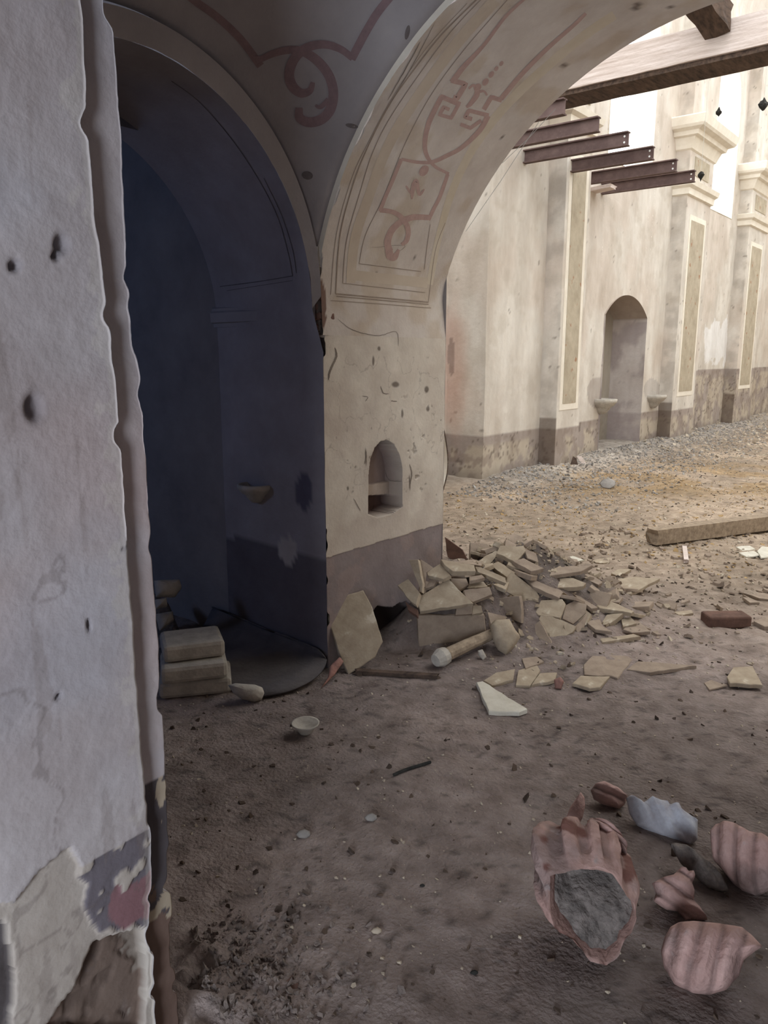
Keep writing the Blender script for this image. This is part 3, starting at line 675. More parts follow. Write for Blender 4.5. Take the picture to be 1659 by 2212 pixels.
# pilasters
def pilaster(y0, y1, zc0, zc1, zr, panel_px, lab):
    r = empty('pilaster', (XQ, (y0 + y1) / 2, 0)); r.parent = wall_far
    Pp = []; F = []; o = 0
    for kind in ('side', 'front', 'side2'):
        if kind == 'front': q, s_ = vpanel(y0, y1, -.1, 8.6, XQ, .03)
        else:
            yv = y0 if kind == 'side' else y1; xs = np.linspace(XW - .03, XQ, 10); zz = np.arange(-.1, 8.6, .03); A, B = np.meshgrid(xs, zz)
            q, s_ = np.stack([A, A * 0 + yv, B], -1).reshape(-1, 3), (len(zz), 10)
        Pp.append(q); F += grid_faces(*s_, off=o); o += len(q)
    Q = np.concatenate(Pp); c = far_color(Q)
    side = np.abs(Q[:, 1] - y0) < .001
    c = mixc(c, .35 * side * sm(.4, .65, fbm(Q, 5, 4, 31)), L3((150, 142, 134))); c = mixc(c, .7 * side * (Q[:, 2] < .75), L3((108, 92, 80)))
    sh_ = mesh('shaft', Q - np.array([XQ, (y0 + y1) / 2, 0]), F, M['far'], r, col=c)
    w = (y1 - y0) / 2
    def ring(name, za, zb, prof):   # mitred moulding around three sides, local coords
        vs = []
        for o_, z in prof:
            vs += [(XW - XQ - .05, -w - o_, z), (o_, -w - o_, z), (o_, w + o_, z), (XW - XQ - .05, w + o_, z)]
        m = len(prof); fs = []
        for i in range(m - 1):
            for j in range(3): fs.append([i * 4 + j, i * 4 + j + 1, i * 4 + 5 + j, i * 4 + 4 + j])
        fs += [[0, 1, 2, 3], [m * 4 - 4, m * 4 - 1, m * 4 - 2, m * 4 - 3]]
        return mesh(name, vs, fs, M['white'], r)
    H = zc1 - zc0
    ring('capital', zc0, zc1, [(0, zc0), (.03, zc0 + .02), (.05, zc0 + H * .15), (.10, zc0 + H * .38), (.16, zc0 + H * .42), (.18, zc0 + H * .55), (.27, zc0 + H * .62), (.30, zc0 + H * .7), (.33, zc0 + H * .95), (.30, zc1), (0, zc1 + .01)])
    ring('neck_moulding', zr, zr, [(0, zr - .22), (.04, zr - .2), (.05, zr - .1), (.1, zr - .06), (.12, zr + .02), (.0, zr + .05)])
    za = zr - .6; pw = w * .55
    b = box('marble_panel', (.0, -pw, .95), (.012, pw, za), M['marble'], r); box('border', (-.01, -pw - .09, .86), (.006, pw + .09, za + .09), M['white'], r)
    box('marble_panel', (.0, -pw * 1.1, zr + .16), (.012, pw * 1.1, zc0 - .06), M['marble'], r)
    return r
p1a = yo(1200, XQ, 925); p1b = yo(1250, XQ, 925)
p2a = yo(1464, XQ, 700); p2b = yo(1515, XQ, 700)
p3a = yo(1600, XQ, 700); p3b = yo(1638, XQ, 700)
pilaster(p1a, p1b, 5.15, 5.6, 4.75, None, ''); pilaster(p2a, p2b, 5.15, 5.65, 4.62, None, ''); pilaster(p3a, p3b, 5.15, 5.65, 4.62, None, '')
# broken nave vault springing from the wall
cvn = []
ysn = np.linspace(YB, 25.2, 160)
for k in range(14):
    a = pi / 2 * k / 13 * .62
    jag = (.35 * (fbm(np.stack([ysn, ysn * 0, ysn * 0], -1), .9, 4, 5) - .5) if k == 13 else 0)
    cvn.append(np.stack([-5.12 + 2.6 * (1 - np.cos(a)) + jag + ysn * 0, ysn, 8.38 + 2.4 * np.sin(a) + ysn * 0], -1))
Pc = np.stack(cvn, 0).reshape(-1, 3)
cn = mesh('ceiling_nave', Pc, grid_faces(14, 160), M['far'], col=far_color(Pc)); struct(cn, 'broken edge of the nave vault above the windows')
sd = cn.modifiers.new('s', 'SOLIDIFY'); sd.thickness = .2; sd.offset = -1
we = box('wall_end', (-6, 25.2, -.1), (3.7, 25.4, 8.6), M['white']); struct(we)
ws = box('wall_side', (3.6, YB, -.1), (3.8, 25.4, 8.6), M['white']); struct(ws)
# holy water stoups beside the recess
def lathe(prof, n=24, half=False):
    vs, fs = [], []; m = len(prof)
    for i in range(n):
        a = 2 * pi * i / n
        vs += [(r * cos(a), r * sin(a), z) for r, z in prof]
    for i in range(n):
        j = (i + 1) % n
        for k in range(m - 1): fs.append([i * m + k, j * m + k, j * m + k + 1, i * m + k + 1])
    return vs, fs
def stoup(u, v, x, lab, sc=1, plane='x'):
    c = onx(u, v, x) if plane == 'x' else ony(u, v, x)
    vs, fs = lathe([(0, -.17), (.06, -.16), (.12, -.10), (.14, -.06), (.19, -.03), (.21, 0), (.24, .03), (.24, .075), (.2, .08), (.15, .02), (0, -.02)])
    o = mesh('stoup', np.array(vs) * sc, fs, M['stone'], smooth=True); o.location = c
    tag(o, lab, 'stoup'); return o
stoup(1300, 872, XW + .02, 'weathered stone holy water basin left of the doorway recess')
stoup(1410, 862, XW + .02, 'weathered stone holy water basin right of the doorway recess')
stoup(553, 1058, YF - .01, 'dim stone bracket basin on the shadowed pier in the dark archway', .42, 'y')

# ------------------------------------------------------------------ steel beams, timbers
def steel(end_px, z, L, lab, grp=None):
    u, v = end_px; e = onz(u, v, z); hgt_ = .155; fl_ = .045; tw = .01
    y = e[1]; x1 = e[0]; x0 = x1 - L
    r = empty('steel_beam', (x0, y, z)); tag(r, lab, 'steel beam')
    o = box('web', (0, 0, .0), (L, tw, hgt_), M['steel'], r)
    box('flange', (0, -fl_, 0), (L, fl_, .014), M['steel'], r); box('flange', (0, -fl_, hgt_ - .014), (L, fl_, hgt_), M['steel'], r)
    return r, L, hgt_
stl = [((1220, 248), 'rusty steel beam stub nearest the big timber, mostly hidden by the arch', 0), ((1293, 285), 'rusty steel beam just below the timber, its left end behind the arch', 0),
       ((1357, 315), 'rusty steel beam crossing the tall window, second below the timber', 1), ((1411, 345), 'rusty steel beam crossing the lower window, third below the timber', 1),
       ((1461, 371), 'rusty steel beam in front of the second pilaster, fourth below the timber', 1), ((1500, 393), 'lowest and farthest rusty steel beam, beside the hanging dark clump', 1)]
for (px, lab, holes) in stl:
    e = onz(*px, 3.98); r, L, hh = steel(px, 3.98, e[0] - (XW - .05), lab)
    if holes:
        for zz_ in (.045, .11):
            vs, fs = [], []
            n = 10; vs = [(L - .05 + .012 * cos(2 * pi * i / n), -.002, zz_ + .012 * sin(2 * pi * i / n)) for i in range(n)]
            vs += [(a, .001, c) for a, b, c in vs]
            mesh('bolt', vs, [list(range(n))] + [[i, (i + 1) % n, n + (i + 1) % n, n + i] for i in range(n)], M['bright'], r)  # white disc painting the daylight seen through a hole in the web
# big timber
def beam(name, a, b, w, hh, mat, lab, cat_='timber', rough=.008, seg=24, parts=None):
    a = np.array(a, float); b = np.array(b, float); d = b - a; L = np.linalg.norm(d); d /= L
    s = np.cross([0, 0, 1], d); s /= np.linalg.norm(s); up = np.cross(d, s)
    vs = []; 
    prof = [(-.5, -.5), (-.17, -.5), (.17, -.5), (.5, -.5), (.5, -.15), (.5, .2), (.5, .5), (.1, .5), (-.2, .5), (-.5, .5), (-.5, .15), (-.5, -.2)]
    for i in range(seg + 1):
        for p, q in prof:
            vs.append(a + d * (L * i / seg + (rough * 1.5 * rng.normal() if i in (0, seg) else 0)) + s * w * p * (1 + rough * rng.normal()) + up * hh * q * (1 + rough * rng.normal()))
    n = len(prof); fs = grid_faces(seg + 1, n, True) + [list(range(n)), list(range(seg * n, seg * n + n))[::-1]]
    o = mesh(name, vs, fs, mat); tag(o, lab, cat_); return o
zb = 4.6; pf_ = onz(1400, 186, zb); pn_ = onz(1400, 153, zb); yf_, yn_ = pf_[1], pn_[1]
ztop = ony(1600, 34, yn_)[2]; ym = (yf_ + yn_) / 2
bm = beam('roof_beam', (XW - .1, ym, (zb + ztop) / 2), (1.2, ym, (zb + ztop) / 2), yf_ - yn_, ztop - zb, M['timber'], 'huge weathered squared timber beam spanning the nave at top right', 'beam', rough=.006, seg=40)
lowb = beam('bottom_plank', (XW - .1, ym + .03, zb - .02), (1.2, ym + .03, zb - .02), (yf_ - yn_) * .98, .06, M['timberd'], 'x', 'x', rough=.02, seg=40)  # dark sheet added to paint the beam's shaded underside
del lowb['label']; del lowb['category']; lowb.parent = bm
e = ony(1551, 88, yn_); j = beam('joist', (e[0], yn_ - .0, e[2] + .16), (e[0] - .12, yn_ - 1.3, e[2] + .42), .26, .24, M['timberd'], 'short dark broken joist butting against the big timber beam', 'joist', rough=.03, seg=10)
a = onz(1400, 1182, .0); b = onz(1668, 1146, .0); dd = (b - a) / np.linalg.norm(b - a)
beam('fallen_timber', a + [0, .05, .085], b + dd * 1.2 + [0, .05, .085], .13, .13, M['timber2'], 'long squared timber lying on the nave floor at right', 'timber')
a = ground(767, 1455); b = ground(947, 1466)
beam('wooden_lath', a + [0, 0, .012], b + [0, 0, .012], .035, .02, M['timberd'], 'thin flat wooden lath on the dirt in front of the leaning slab', 'lath')
a = ground(1478, 1186); b = ground(1482, 1216)
beam('wooden_stick', a + [0, 0, .015], b + [0, 0, .015], .035, .03, M['timber'], 'short pale stick below the long fallen timber', 'stick')
a = ground(1305, 425 + 0) if False else None
e = onx(1318, 418, -5.0); beam('wooden_stub', (XW, e[1] - .35, e[2]), (XW + .3, e[1] - .35, e[2] + .02), .22, .05, M['timber'], 'short plank end stuck in the wall under the lowest steel beam', 'plank')

def tube(name, pts, r, mat, n=10, parent=None, caps=True):
    P = np.array(pts, float); vs = []; m = len(P); R_ = np.full(m, r) if np.isscalar(r) else np.array(r)
    for i in range(m):
        d = P[min(i + 1, m - 1)] - P[max(i - 1, 0)]; d /= np.linalg.norm(d) + 1e-9
        s = np.cross(d, [0, 0, 1.0]); 
        if np.linalg.norm(s) < .05: s = np.cross(d, [1.0, 0, 0])
        s /= np.linalg.norm(s); t_ = np.cross(s, d)
        for k in range(n): a_ = 2 * pi * k / n; vs.append(P[i] + R_[i] * (s * cos(a_) + t_ * sin(a_)))
    fs = grid_faces(m, n, True)
    if caps: fs += [list(range(n))[::-1], list(range((m - 1) * n, m * n))]
    return mesh(name, vs, fs, mat, parent, smooth=False)
# round post with pale end by the upright tile
a = ground(952, 1438); b = ground(1062, 1392)
r = empty('broken_post', a); tag(r, 'round broken post with crumbly pale end lying before the upright tile', 'post')
ax = (b - a); o = tube('shaft', [a * 0 + [0, 0, .045], ax * .5 + [0, 0, .055], ax + [0, 0, .06]], [.036, .034, .03], M['timber2'], 12, r)
tube('end_collar', [ax * -.10 + [0, 0, .04], ax * .0 + [0, 0, .045], ax * .09 + [0, 0, .047]], [.034, .05, .046], M['stone'], 12, r)

# dark hanging clumps on cobweb threads
def clump(u, v, y, s, lab):
    c = ony(u, v, y); r = empty('hanging_clump', c); tag(r, lab, 'clump')
    vs, fs = lathe([(0, -1.5), (.25, -1.0), (.75, -.3), (.9, .2), (.6, .8), (.2, 1.3), (0, 1.5)], 12); vs = np.array(vs) * s
    nn = fbm(vs / s, 1.6, 3, int(u)) - .5; vs = vs * (1 + 1.3 * nn[:, None]) * [1, 1, 1]
    mesh('clump_body', vs, fs, M['dark'], r)
    tube('thread', [(0, 0, s), (.01, 0, 1.5), (.03, .02, 9.4 - c[2])], .0022, M['web'], 4, r)
clump(1514, 379, 11.0, .045, 'dark clump hanging beside the end of the lowest steel beam')
clump(1553, 243, 11.0, .038, 'small dark clump hanging in front of the far tall window')
clump(1649, 228, 11.0, .06, 'largest dark clump hanging at the right edge below the beam')
def webline(p, q, lab):
    o = tube('cobweb_strand', [p, (np.array(p) + q) / 2 - [0, 0, .01], q], .0015, M['web'], 4); tag(o, lab, 'cobweb')
webline(ony(1006, 500, YB - .02), ony(1165, 262, YB - .02), 'long pale cobweb strand along the far edge of the big arch')
webline(ony(1085, 352, YB - .01), ony(1200, 235, YB - .01), 'short upper cobweb strand near the steel beams')
# curved rim leaning behind the pier
pts = [onx(u, v, -4.2) for u, v in [(945, 885), (952, 905), (960, 940), (966, 985), (965, 1020), (958, 1052), (948, 1085)]]
r = empty('curved_board', pts[-1]); tag(r, 'thin curved board edge showing behind the far corner of the pier', 'board')
Pq = np.array(cat([tuple(p) for p in pts], 5)) - pts[-1]
vs = np.concatenate([Pq, Pq * [1, 1, 1] + [-.9, 0, 0] * 1 - np.array([0, .55, 0])]); vs[len(Pq):, 2] = Pq[:, 2]
mb = mesh('board', vs, grid_faces(2, len(Pq)), M['white'], r); sd = mb.modifiers.new('s', 'SOLIDIFY'); sd.thickness = .015
tube('rim', Pq, .012, M['timberd'], 6, r)

# ------------------------------------------------------------------ tile shards outlined from the photograph, set on real ground
ZA = lambda x, y: (640 + x / 3.318, 1130 + y / 3.318)
ZB = lambda x, y: (1000 + x / 2.517, 1130 + y / 2.517)
ZCp = lambda x, y: (1080 + x / 2.865, 1650 + y / 2.865)
def frame_at(A, tilt, az):
    tc = C0 - A; tc[2] = 0; tc /= np.linalg.norm(tc); rt = np.cross([0, 0, 1.0], tc)
    a = math.radians(az); hdir = tc * cos(a) + rt * sin(a); t = math.radians(tilt)
    return np.array([0, 0, 1.0]) * cos(t) + hdir * sin(t)
def shard(poly, zf, contact, tilt, az, th, mat, lab, cat_='tile shard', name='tile_shard', lift_=None, group=None, flat=False, anchor=None):
    px = np.array([zf(*p) for p in poly], float)
    cu, cv = zf(*contact) if contact else px.mean(0)
    A = ground(cu, cv, lift_ or 0.0) if anchor is None else np.array(anchor, float)
    n = frame_at(A, tilt, az)
    top = []
    A2 = A + n * (th if contact is None and lift_ is None else 0)
    # densify edges and roughen them a little
    m = len(px); dens = []
    for i in range(m):
        p, q = px[i], px[(i + 1) % m]; L = np.hypot(*(q - p)); k = max(1, int(L / 14))
        for j in range(k):
            w_ = p + (q - p) * j / k
            if j: w_ = w_ + rng.normal(0, .7, 2)
            dens.append(w_)
    for (uu_, vv_) in dens:
        d = ray(uu_, vv_); t = ((A2 - C0) @ n) / (d @ n); top.append(C0 + d * t)
    top = np.array(top); c = top.mean(0); m = len(top)
    rim = c + (top - c) * .985 - n * .004 * 1; top_ = c + (top - c) * .97
    bot = c + (top - c) * (1.0 + rng.normal(0, .015, (m, 1))) - n * th
    vs = np.concatenate([top_, top - n * .003, bot]) - c
    vs[:, 2] += 0
    fs = [list(range(m)), list(range(2 * m, 3 * m))[::-1]]
    for r_ in (0, 1):
        for i in range(m): j = (i + 1) % m; fs.append([r_ * m + i, (r_ + 1) * m + i, (r_ + 1) * m + j, r_ * m + j])
    # orient
    o = mesh(name, vs, fs, mat); o.location = c
    tag(o, lab, cat_, group); return o
T1, T2, T3, TD = M['tile'], M['tile2'], M['tile3'], M['tiled']
sA = [
 ([(205, 540), (370, 395), (495, 455), (520, 600), (590, 820), (400, 1040), (300, 950), (185, 640)], (330, 985), 66, 18, .03, T2, 'dusty slab leaning on the pier, second behind the big cut-corner slab'),
 ([(245, 545), (480, 480), (545, 600), (622, 850), (567, 960), (375, 1085), (330, 990), (228, 680)], (375, 1085), 64, 18, .03, T1, 'big cut-corner slab leaning against the pier corner'),
 ([(868, 660), (1350, 660), (1372, 840), (1100, 905), (880, 895)], (880, 895), 84, 12, .035, T2, 'upright oblong tile holding the front of the rubble heap'),
 ([(725, 445), (800, 398), (885, 500), (860, 590), (825, 565)], None, 42, -30, .028, T1, 'small tile shard tipped at the left edge of the heap'),
 ([(780, 560), (870, 620), (868, 665), (800, 620)], None, 40, -20, .03, TD, 'dark shard low on the left of the heap'),
 ([(805, 262), (872, 260), (905, 430), (900, 500), (868, 420)], None, 62, -35, .025, T1, 'narrow upright shard, left of the pair at the heap top'),
 ([(888, 256), (985, 320), (935, 350), (925, 465), (905, 440)], None, 62, 25, .025, T2, 'upright shard, right of the pair at the heap top'),
 ([(935, 352), (1030, 290), (1108, 375), (1055, 402), (942, 375)], None, 28, -10, .022, T1, 'four-sided shard lying above the triangular slab'),
 ([(1035, 258), (1275, 300), (1287, 345), (1120, 345), (1062, 300)], None, 22, 20, .03, T1, 'oblong shard on the crest of the heap beside the red board'),
 ([(1105, 395), (1220, 395), (1237, 440), (1170, 480), (1110, 440)], None, 30, 30, .022, T2, 'small shard behind the right corner of the triangular slab'),
 ([(925, 470), (960, 395), (1010, 410), (985, 450)], None, 40, -20, .02, T2, 'tiny wedge behind the top of the triangular slab'),
 ([(1240, 425), (1342, 418), (1375, 455), (1232, 465)], None, 16, 0, .025, T1, 'flat shard with thick edge right of the triangular slab'),
 ([(1240, 385), (1330, 370), (1352, 390), (1240, 415)], None, 14, 0, .02, T2, 'thin shard above the thick-edged flat shard'),
 ([(1198, 480), (1385, 455), (1405, 510), (1265, 565), (1220, 545)], None, 46, 10, .035, T2, 'rounded pinkish shard right of the triangular slab'),
 ([(860, 540), (1090, 395), (1270, 575), (888, 632)], None, 40, 0, .03, T1, 'broad triangular slab lying over the upright tile'),
 ([(1150, 595), (1265, 585), (1262, 650), (1140, 658)], None, 60, 10, .04, T2, 'blocky shard just above the upright tile at its right'),
 ([(1265, 590), (1325, 590), (1338, 640), (1260, 655)], None, 55, 10, .04, T1, 'small lump above the right end of the upright tile'),
 ([(1280, 310), (1320, 315), (1500, 392), (1505, 432), (1300, 350)], None, 42, 25, .03, T1, 'long narrow shard sloping across the heap middle'),
 ([(1065, 100), (1190, 190), (1240, 290), (1120, 262), (1085, 245)], (1120, 262), 76, -10, .02, TD, 'dark red-brown board leaning on the pier behind the heap'),
 ([(1290, 1138), (1332, 1130), (1480, 1220), (1655, 1330), (1600, 1352), (1380, 1345)], None, 0, 0, .022, T3, 'pale pointed slab lying alone in front of the heap'),
]
sB = [
 ([(30, 235), (190, 140), (215, 145), (135, 235)], None, 30, 20, .03, T1, 'long shard along the rear crest of the heap'),
 ([(200, 122), (330, 122), (342, 150), (290, 212), (248, 195), (182, 165)], None, 38, 10, .035, T1, 'peak shard forming the top of the heap'),
 ([(330, 130), (400, 165), (412, 215), (350, 190)], None, 40, 30, .03, T2, 'brown shard behind the peak shard'),
 ([(150, 225), (190, 207), (290, 270), (245, 298)], None, 34, 20, .04, T1, 'thick shard below the peak shard'),
 ([(270, 205), (330, 190), (440, 245), (370, 262)], None, 20, 20, .03, T2, 'shard sloping right below the peak shard'),
 ([(400, 270), (560, 235), (705, 228), (640, 262), (480, 285)], None, 12, 0, .025, T2, 'long flat dark shard reaching out right from the heap top'),
 ([(425, 305), (600, 298), (670, 325), (655, 342), (515, 352)], None, 22, 5, .03, T1, 'round-cornered flat shard under the long dark one'),
 ([(320, 282), (545, 375), (525, 408), (380, 345)], None, 26, 30, .03, T2, 'long thin shard sloping right in the heap centre'),
 ([(620, 282), (680, 275), (760, 320), (738, 335)], None, 16, 20, .022, T2, 'thin dark shard at the right shoulder of the heap'),
 ([(240, 290), (265, 262), (400, 370), (418, 400), (393, 472), (232, 370)], None, 58, 12, .03, T1, 'tall shard standing in the centre of the heap'),
 ([(180, 410), (305, 395), (318, 470), (318, 545), (255, 520), (165, 490)], None, 74, -25, .035, T2, 'squarish upright shard in shade, centre of the heap'),
 ([(395, 485), (425, 418), (540, 412), (560, 440), (530, 515), (410, 500)], None, 34, 0, .03, T1, 'squarish shard right of the heap centre'),
 ([(560, 445), (605, 420), (675, 440), (668, 490), (600, 550), (540, 520)], None, 46, 20, .035, T2, 'shard turned right with rough edge'),
 ([(375, 560), (415, 530), (480, 640), (485, 690), (440, 675)], None, 50, -35, .02, T2, 'thin stacked shards under the large kite-shaped shard'),
 ([(412, 522), (430, 482), (620, 562), (600, 590), (490, 655)], None, 42, 0, .028, T1, 'large kite-shaped shard at the front foot of the heap'),
 ([(612, 565), (678, 490), (660, 570), (622, 600)], None, 55, 40, .02, T2, 'slim shard edge beside the kite-shaped shard'),
 ([(750, 330), (905, 292), (1072, 300), (905, 385)], None, 6, -6, .022, T1, 'large propped slab right of the heap', .05),
 ([(705, 432), (800, 424), (930, 478), (915, 488), (745, 462)], None, 8, 8, .025, T1, 'flat four-sided slab at the right foot of the heap'),
 ([(575, 370), (640, 400), (735, 460), (700, 465)], None, 24, 25, .025, T2, 'narrow slanting shard above the flat four-sided slab'),
 ([(720, 395), (830, 386), (870, 402), (850, 430), (745, 424)], None, 6, 0, .02, T2, 'flush slab between the heap and the propped slab'),
 ([(748, 552), (782, 497), (872, 490), (800, 545)], None, 20, -20, .03, T1, 'small thick shard beyond the kite-shaped shard'),
 ([(665, 535), (745, 522), (760, 560), (810, 590), (720, 578)], None, 5, 0, .02, T2, 'low flat shard touching the small thick shard'),
 ([(860, 520), (912, 510), (945, 545), (870, 563)], None, 14, 0, .025, T1, 'small pale shard resting on a flat one at the heap edge'),
 ([(870, 577), (940, 522), (1020, 588), (920, 595)], None, 4, 0, .02, T2, 'triangular flat shard at the heap edge'),
 ([(742, 628), (930, 602), (968, 615), (760, 648)], None, 4, 0, .022, T1, 'thin isolated shard in front of the heap edge'),
 ([(806, 272), (850, 247), (915, 250), (848, 290)], None, 3, 0, .025, T1, 'small square shard behind the propped slab'),
 ([(702, 200), (795, 187), (798, 210), (722, 214)], None, 3, 0, .018, T1, 'small oblong shard far behind the heap'),
 ([(535, 190), (600, 178), (660, 200), (560, 215)], None, 8, 0, .02, T3, 'pale shard behind the top of the heap'),
 ([(1145, 482), (1243, 472), (1253, 488), (1175, 500)], None, 3, 0, .02, T1, 'small shard alone on open floor right of the heap'),
 ([(1435, 835), (1470, 782), (1575, 776), (1630, 880), (1452, 870)], None, 0, 0, .02, T1, 'trapezoid slab lying alone at the right side'),
 ([(595, 870), (640, 828), (800, 832), (745, 892), (690, 898)], None, 0, 0, .016, T1, 'flat slab at the front of the pavement fragments'),
 ([(655, 770), (720, 705), (900, 722), (925, 742), (840, 842), (805, 830), (660, 822)], None, 0, 0, .010, T2, 'broad flush paving slab in front of the heap'),
 ([(890, 795), (950, 750), (1120, 762), (1270, 775), (1020, 812)], None, 2, 0, .018, T2, 'long thin pointed slab right of the paving slab'),
 ([(112, 855), (180, 812), (283, 792), (273, 850), (160, 882)], None, 0, 0, .016, T1, 'leftmost flat paving fragment behind the pale pointed slab'),
 ([(287, 880), (300, 800), (400, 762), (420, 800), (365, 883)], None, 0, 0, .016, T1, 'middle flat paving fragment behind the pale pointed slab'),
 ([(372, 880), (420, 815), (512, 812), (500, 852)], None, 0, 0, .016, T1, 'small flat paving fragment left of the orange lump'),
 ([(320, 735), (400, 725), (440, 750), (340, 790)], None, 0, 0, .012, T2, 'dusty flush fragment between the heap and the paving pieces'),
 ([(1580, 532), (1670, 500), (1680, 560), (1640, 562)], None, 3, 0, .03, T2, 'dark-edged slab cut by the right picture edge'),
 ([(1520, 378), (1650, 395), (1670, 415), (1610, 408)], None, 8, 0, .02, T2, 'upper thin slab at the right picture edge'),
 ([(1520, 402), (1560, 405), (1612, 430), (1560, 432)], None, 8, 0, .02, T2, 'lower thin slab at the right picture edge'),
 ([(1310, 868), (1350, 852), (1440, 880), (1340, 905)], None, 0, 0, .008, T2, 'faint flush fragment left of the trapezoid slab'),
 ([(1485, 128), (1560, 122), (1590, 140), (1520, 150)], None, 0, 0, .012, T3, 'leftmost white flake below the fallen timber'),
 ([(1500, 160), (1580, 150), (1620, 172), (1540, 182)], None, 0, 0, .012, T3, 'lowest white flake below the fallen timber'),
 ([(1600, 150), (1625, 125), (1680, 130), (1690, 180), (1620, 185)], None, 0, 0, .012, T3, 'largest white flake at the right edge below the timber'),
]
for row in sA:
    poly, ct, tl, az, th, m_, lab = row[:7]; an_ = None
    if ct is None and 'alone' not in lab:
        g_ = ZA(*np.mean(poly, 0)); an_ = onx(*g_, -2.40 + .17 * sm(930, 1060, g_[0]))
        if np.mean(poly, 0)[1] > 450 and g_[0] > 950: an_ = onx(*g_, float(np.interp(g_[0], [905, 1052], [-2.39, -2.15])) + .01)
        if 'broad triangular' in lab: an_ = onx(*ZA(885, 632), -2.375)
    shard(poly, ZA, ct, tl, az, th, m_, lab, 'slab' if 'slab' in lab or 'board' in lab else 'tile shard', 'stone_slab' if 'slab' in lab else ('board' if 'board' in lab else 'tile_shard'), anchor=an_)
for row in sB:
    poly, ct, tl, az, th, m_, lab = row[:7]; shard(poly, ZB, ct, tl, az, th, m_, lab, 'slab' if 'slab' in lab else 'tile shard', 'stone_slab' if 'slab' in lab else 'tile_shard', lift_=row[7] if len(row) > 7 else None)
# shards buried in the heap, all alike
k = 0
for i in range(400):
    c, a_, s_ = ([*_mc, *_mp])[[0, 0, 1, 1, 2, 3, 4, 5][i % 8]]
    x = c[0] + rng.normal(0, s_ * .8); y = c[1] + rng.normal(0, s_ * .8)
    if -(x + 2.26) * .75 + (y - 3.44) * .65 < .05 and x < -2.0: continue
    if x < XP + .12 and y < YB + .1: continue
    if k >= 75: break
    k += 1
    n = random.randint(4, 6); R0 = random.uniform(.05, .12); an_ = sorted(random.uniform(0, 2 * pi) for _ in range(n)); an_ = [2 * pi * q_ / n + random.uniform(-.4, .4) for q_ in range(n)]
    pp = np.array([(R0 * random.uniform(.6, 1.1) * cos(q_), R0 * random.uniform(.6, 1.1) * sin(q_), 0) for q_ in an_]); th = random.uniform(.02, .032)
    vs = np.concatenate([pp * .97 + [0, 0, th], pp * 1.0 + [0, 0, th * .85], pp]); fs = [list(range(n)), list(range(2 * n, 3 * n))[::-1]] + [[r_ * n + q_, (r_ + 1) * n + q_, (r_ + 1) * n + (q_ + 1) % n, r_ * n + (q_ + 1) % n] for r_ in (0, 1) for q_ in range(n)]
    o = mesh('tile_shard', vs, fs, random.choice([T1, T2, T2])); o.location = (x, y, hpt(x, y) - .02)
    o.rotation_euler = (random.uniform(-.6, .6), random.uniform(-.6, .6), random.uniform(0, 6))
    tag(o, 'small broken tile shard jammed among the others in the rubble heap', 'tile shard', 'small shards filling the rubble heap')

# ------------------------------------------------------------------ solid lumps from outlines (sculpted on a tilted axis plane)
def rock(name, poly, zf, contact, tilt, az, th, mat, lab, cat_, groove=None, nr=16, na=96, back=.6, rough=.012, seed=1, sharp=.5, parent=None, anchor=None, base=(198, 166, 158)):
    px = np.array([zf(*p) for p in poly], float)
    A = ground(*zf(*contact)) if anchor is None else np.array(anchor, float); n = frame_at(A, tilt, az)
    pc = px.mean(0); 
    seg = np.vstack([px, px[:1]]); L = np.r_[0, np.cumsum(np.hypot(*np.diff(seg, axis=0).T))]
    s = np.linspace(0, L[-1], na, endpoint=False); ou = np.stack([np.interp(s, L, seg[:, 0]), np.interp(s, L, seg[:, 1])], -1)
    def back_(uv):
        d = np.array([ray(*q) for q in uv]); t = ((A - C0) @ n) / (d @ n); return C0 + d * t[:, None]
    ring = back_(ou); c = back_([pc])[0]
    e1 = np.cross([0, 0, 1.0], n); e1 = e1 / np.linalg.norm(e1) if np.linalg.norm(e1) > .05 else np.array([1.0, 0, 0]); e2 = np.cross(n, e1)
    vs = []; cs = []; amp = .012
    for side in (1, -1):
        rs = np.linspace(0, 1, nr) if side == 1 else np.linspace(.92, 0, nr - 4)
        if side == 1: rs = rs
        for r_ in (rs if side == 1 else rs):
            P = c + (ring - c) * r_
            hgt_ = th * (1 - r_ ** 2.4) ** sharp * (1 if side == 1 else -back)
            x = (P - c) @ e1; y = (P - c) @ e2
            wx_ = (fbm(P, 9, 3, seed + 31) - .5) * .03; g = groove(x + wx_, y + wx_ * .5) if (groove is not None and side == 1) else 0
            nn = (fbm(P, 14, 3, seed) - .5) * rough * 2.2 + (fbm(P, 45, 2, seed + 3) - .5) * rough * .8
            k_ = min(1, (1 - r_) * 8 + .15); vs.append(P + n[None] * (hgt_ + g * 1.15 * k_ + nn)[:, None])
            dk_ = sm(.0, -.5, g / amp) if groove is not None and side == 1 else np.zeros(len(P))  # shade painted into the groove bottoms so the flutes read
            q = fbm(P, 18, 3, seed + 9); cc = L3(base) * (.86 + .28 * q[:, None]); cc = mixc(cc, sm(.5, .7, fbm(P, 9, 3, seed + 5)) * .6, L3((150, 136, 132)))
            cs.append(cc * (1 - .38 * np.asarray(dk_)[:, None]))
    vs = np.concatenate(vs); R_ = nr + nr - 4
    vs[:, 2] = np.maximum(vs[:, 2], hgt(vs[:, 0], vs[:, 1]) - .01)
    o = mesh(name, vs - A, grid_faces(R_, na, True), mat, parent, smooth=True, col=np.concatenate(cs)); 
    if parent is None: o.location = A; tag(o, lab, cat_)
    else: o.location = A - np.array(parent.location)
    return o
def saw(x, per, amp): 
    t = (x / per) % 1; return amp * (np.where(t < .35, t / .35, np.where(t < .6, 1.0, (1 - t) / .4)) - .5)
PK = M['pink']
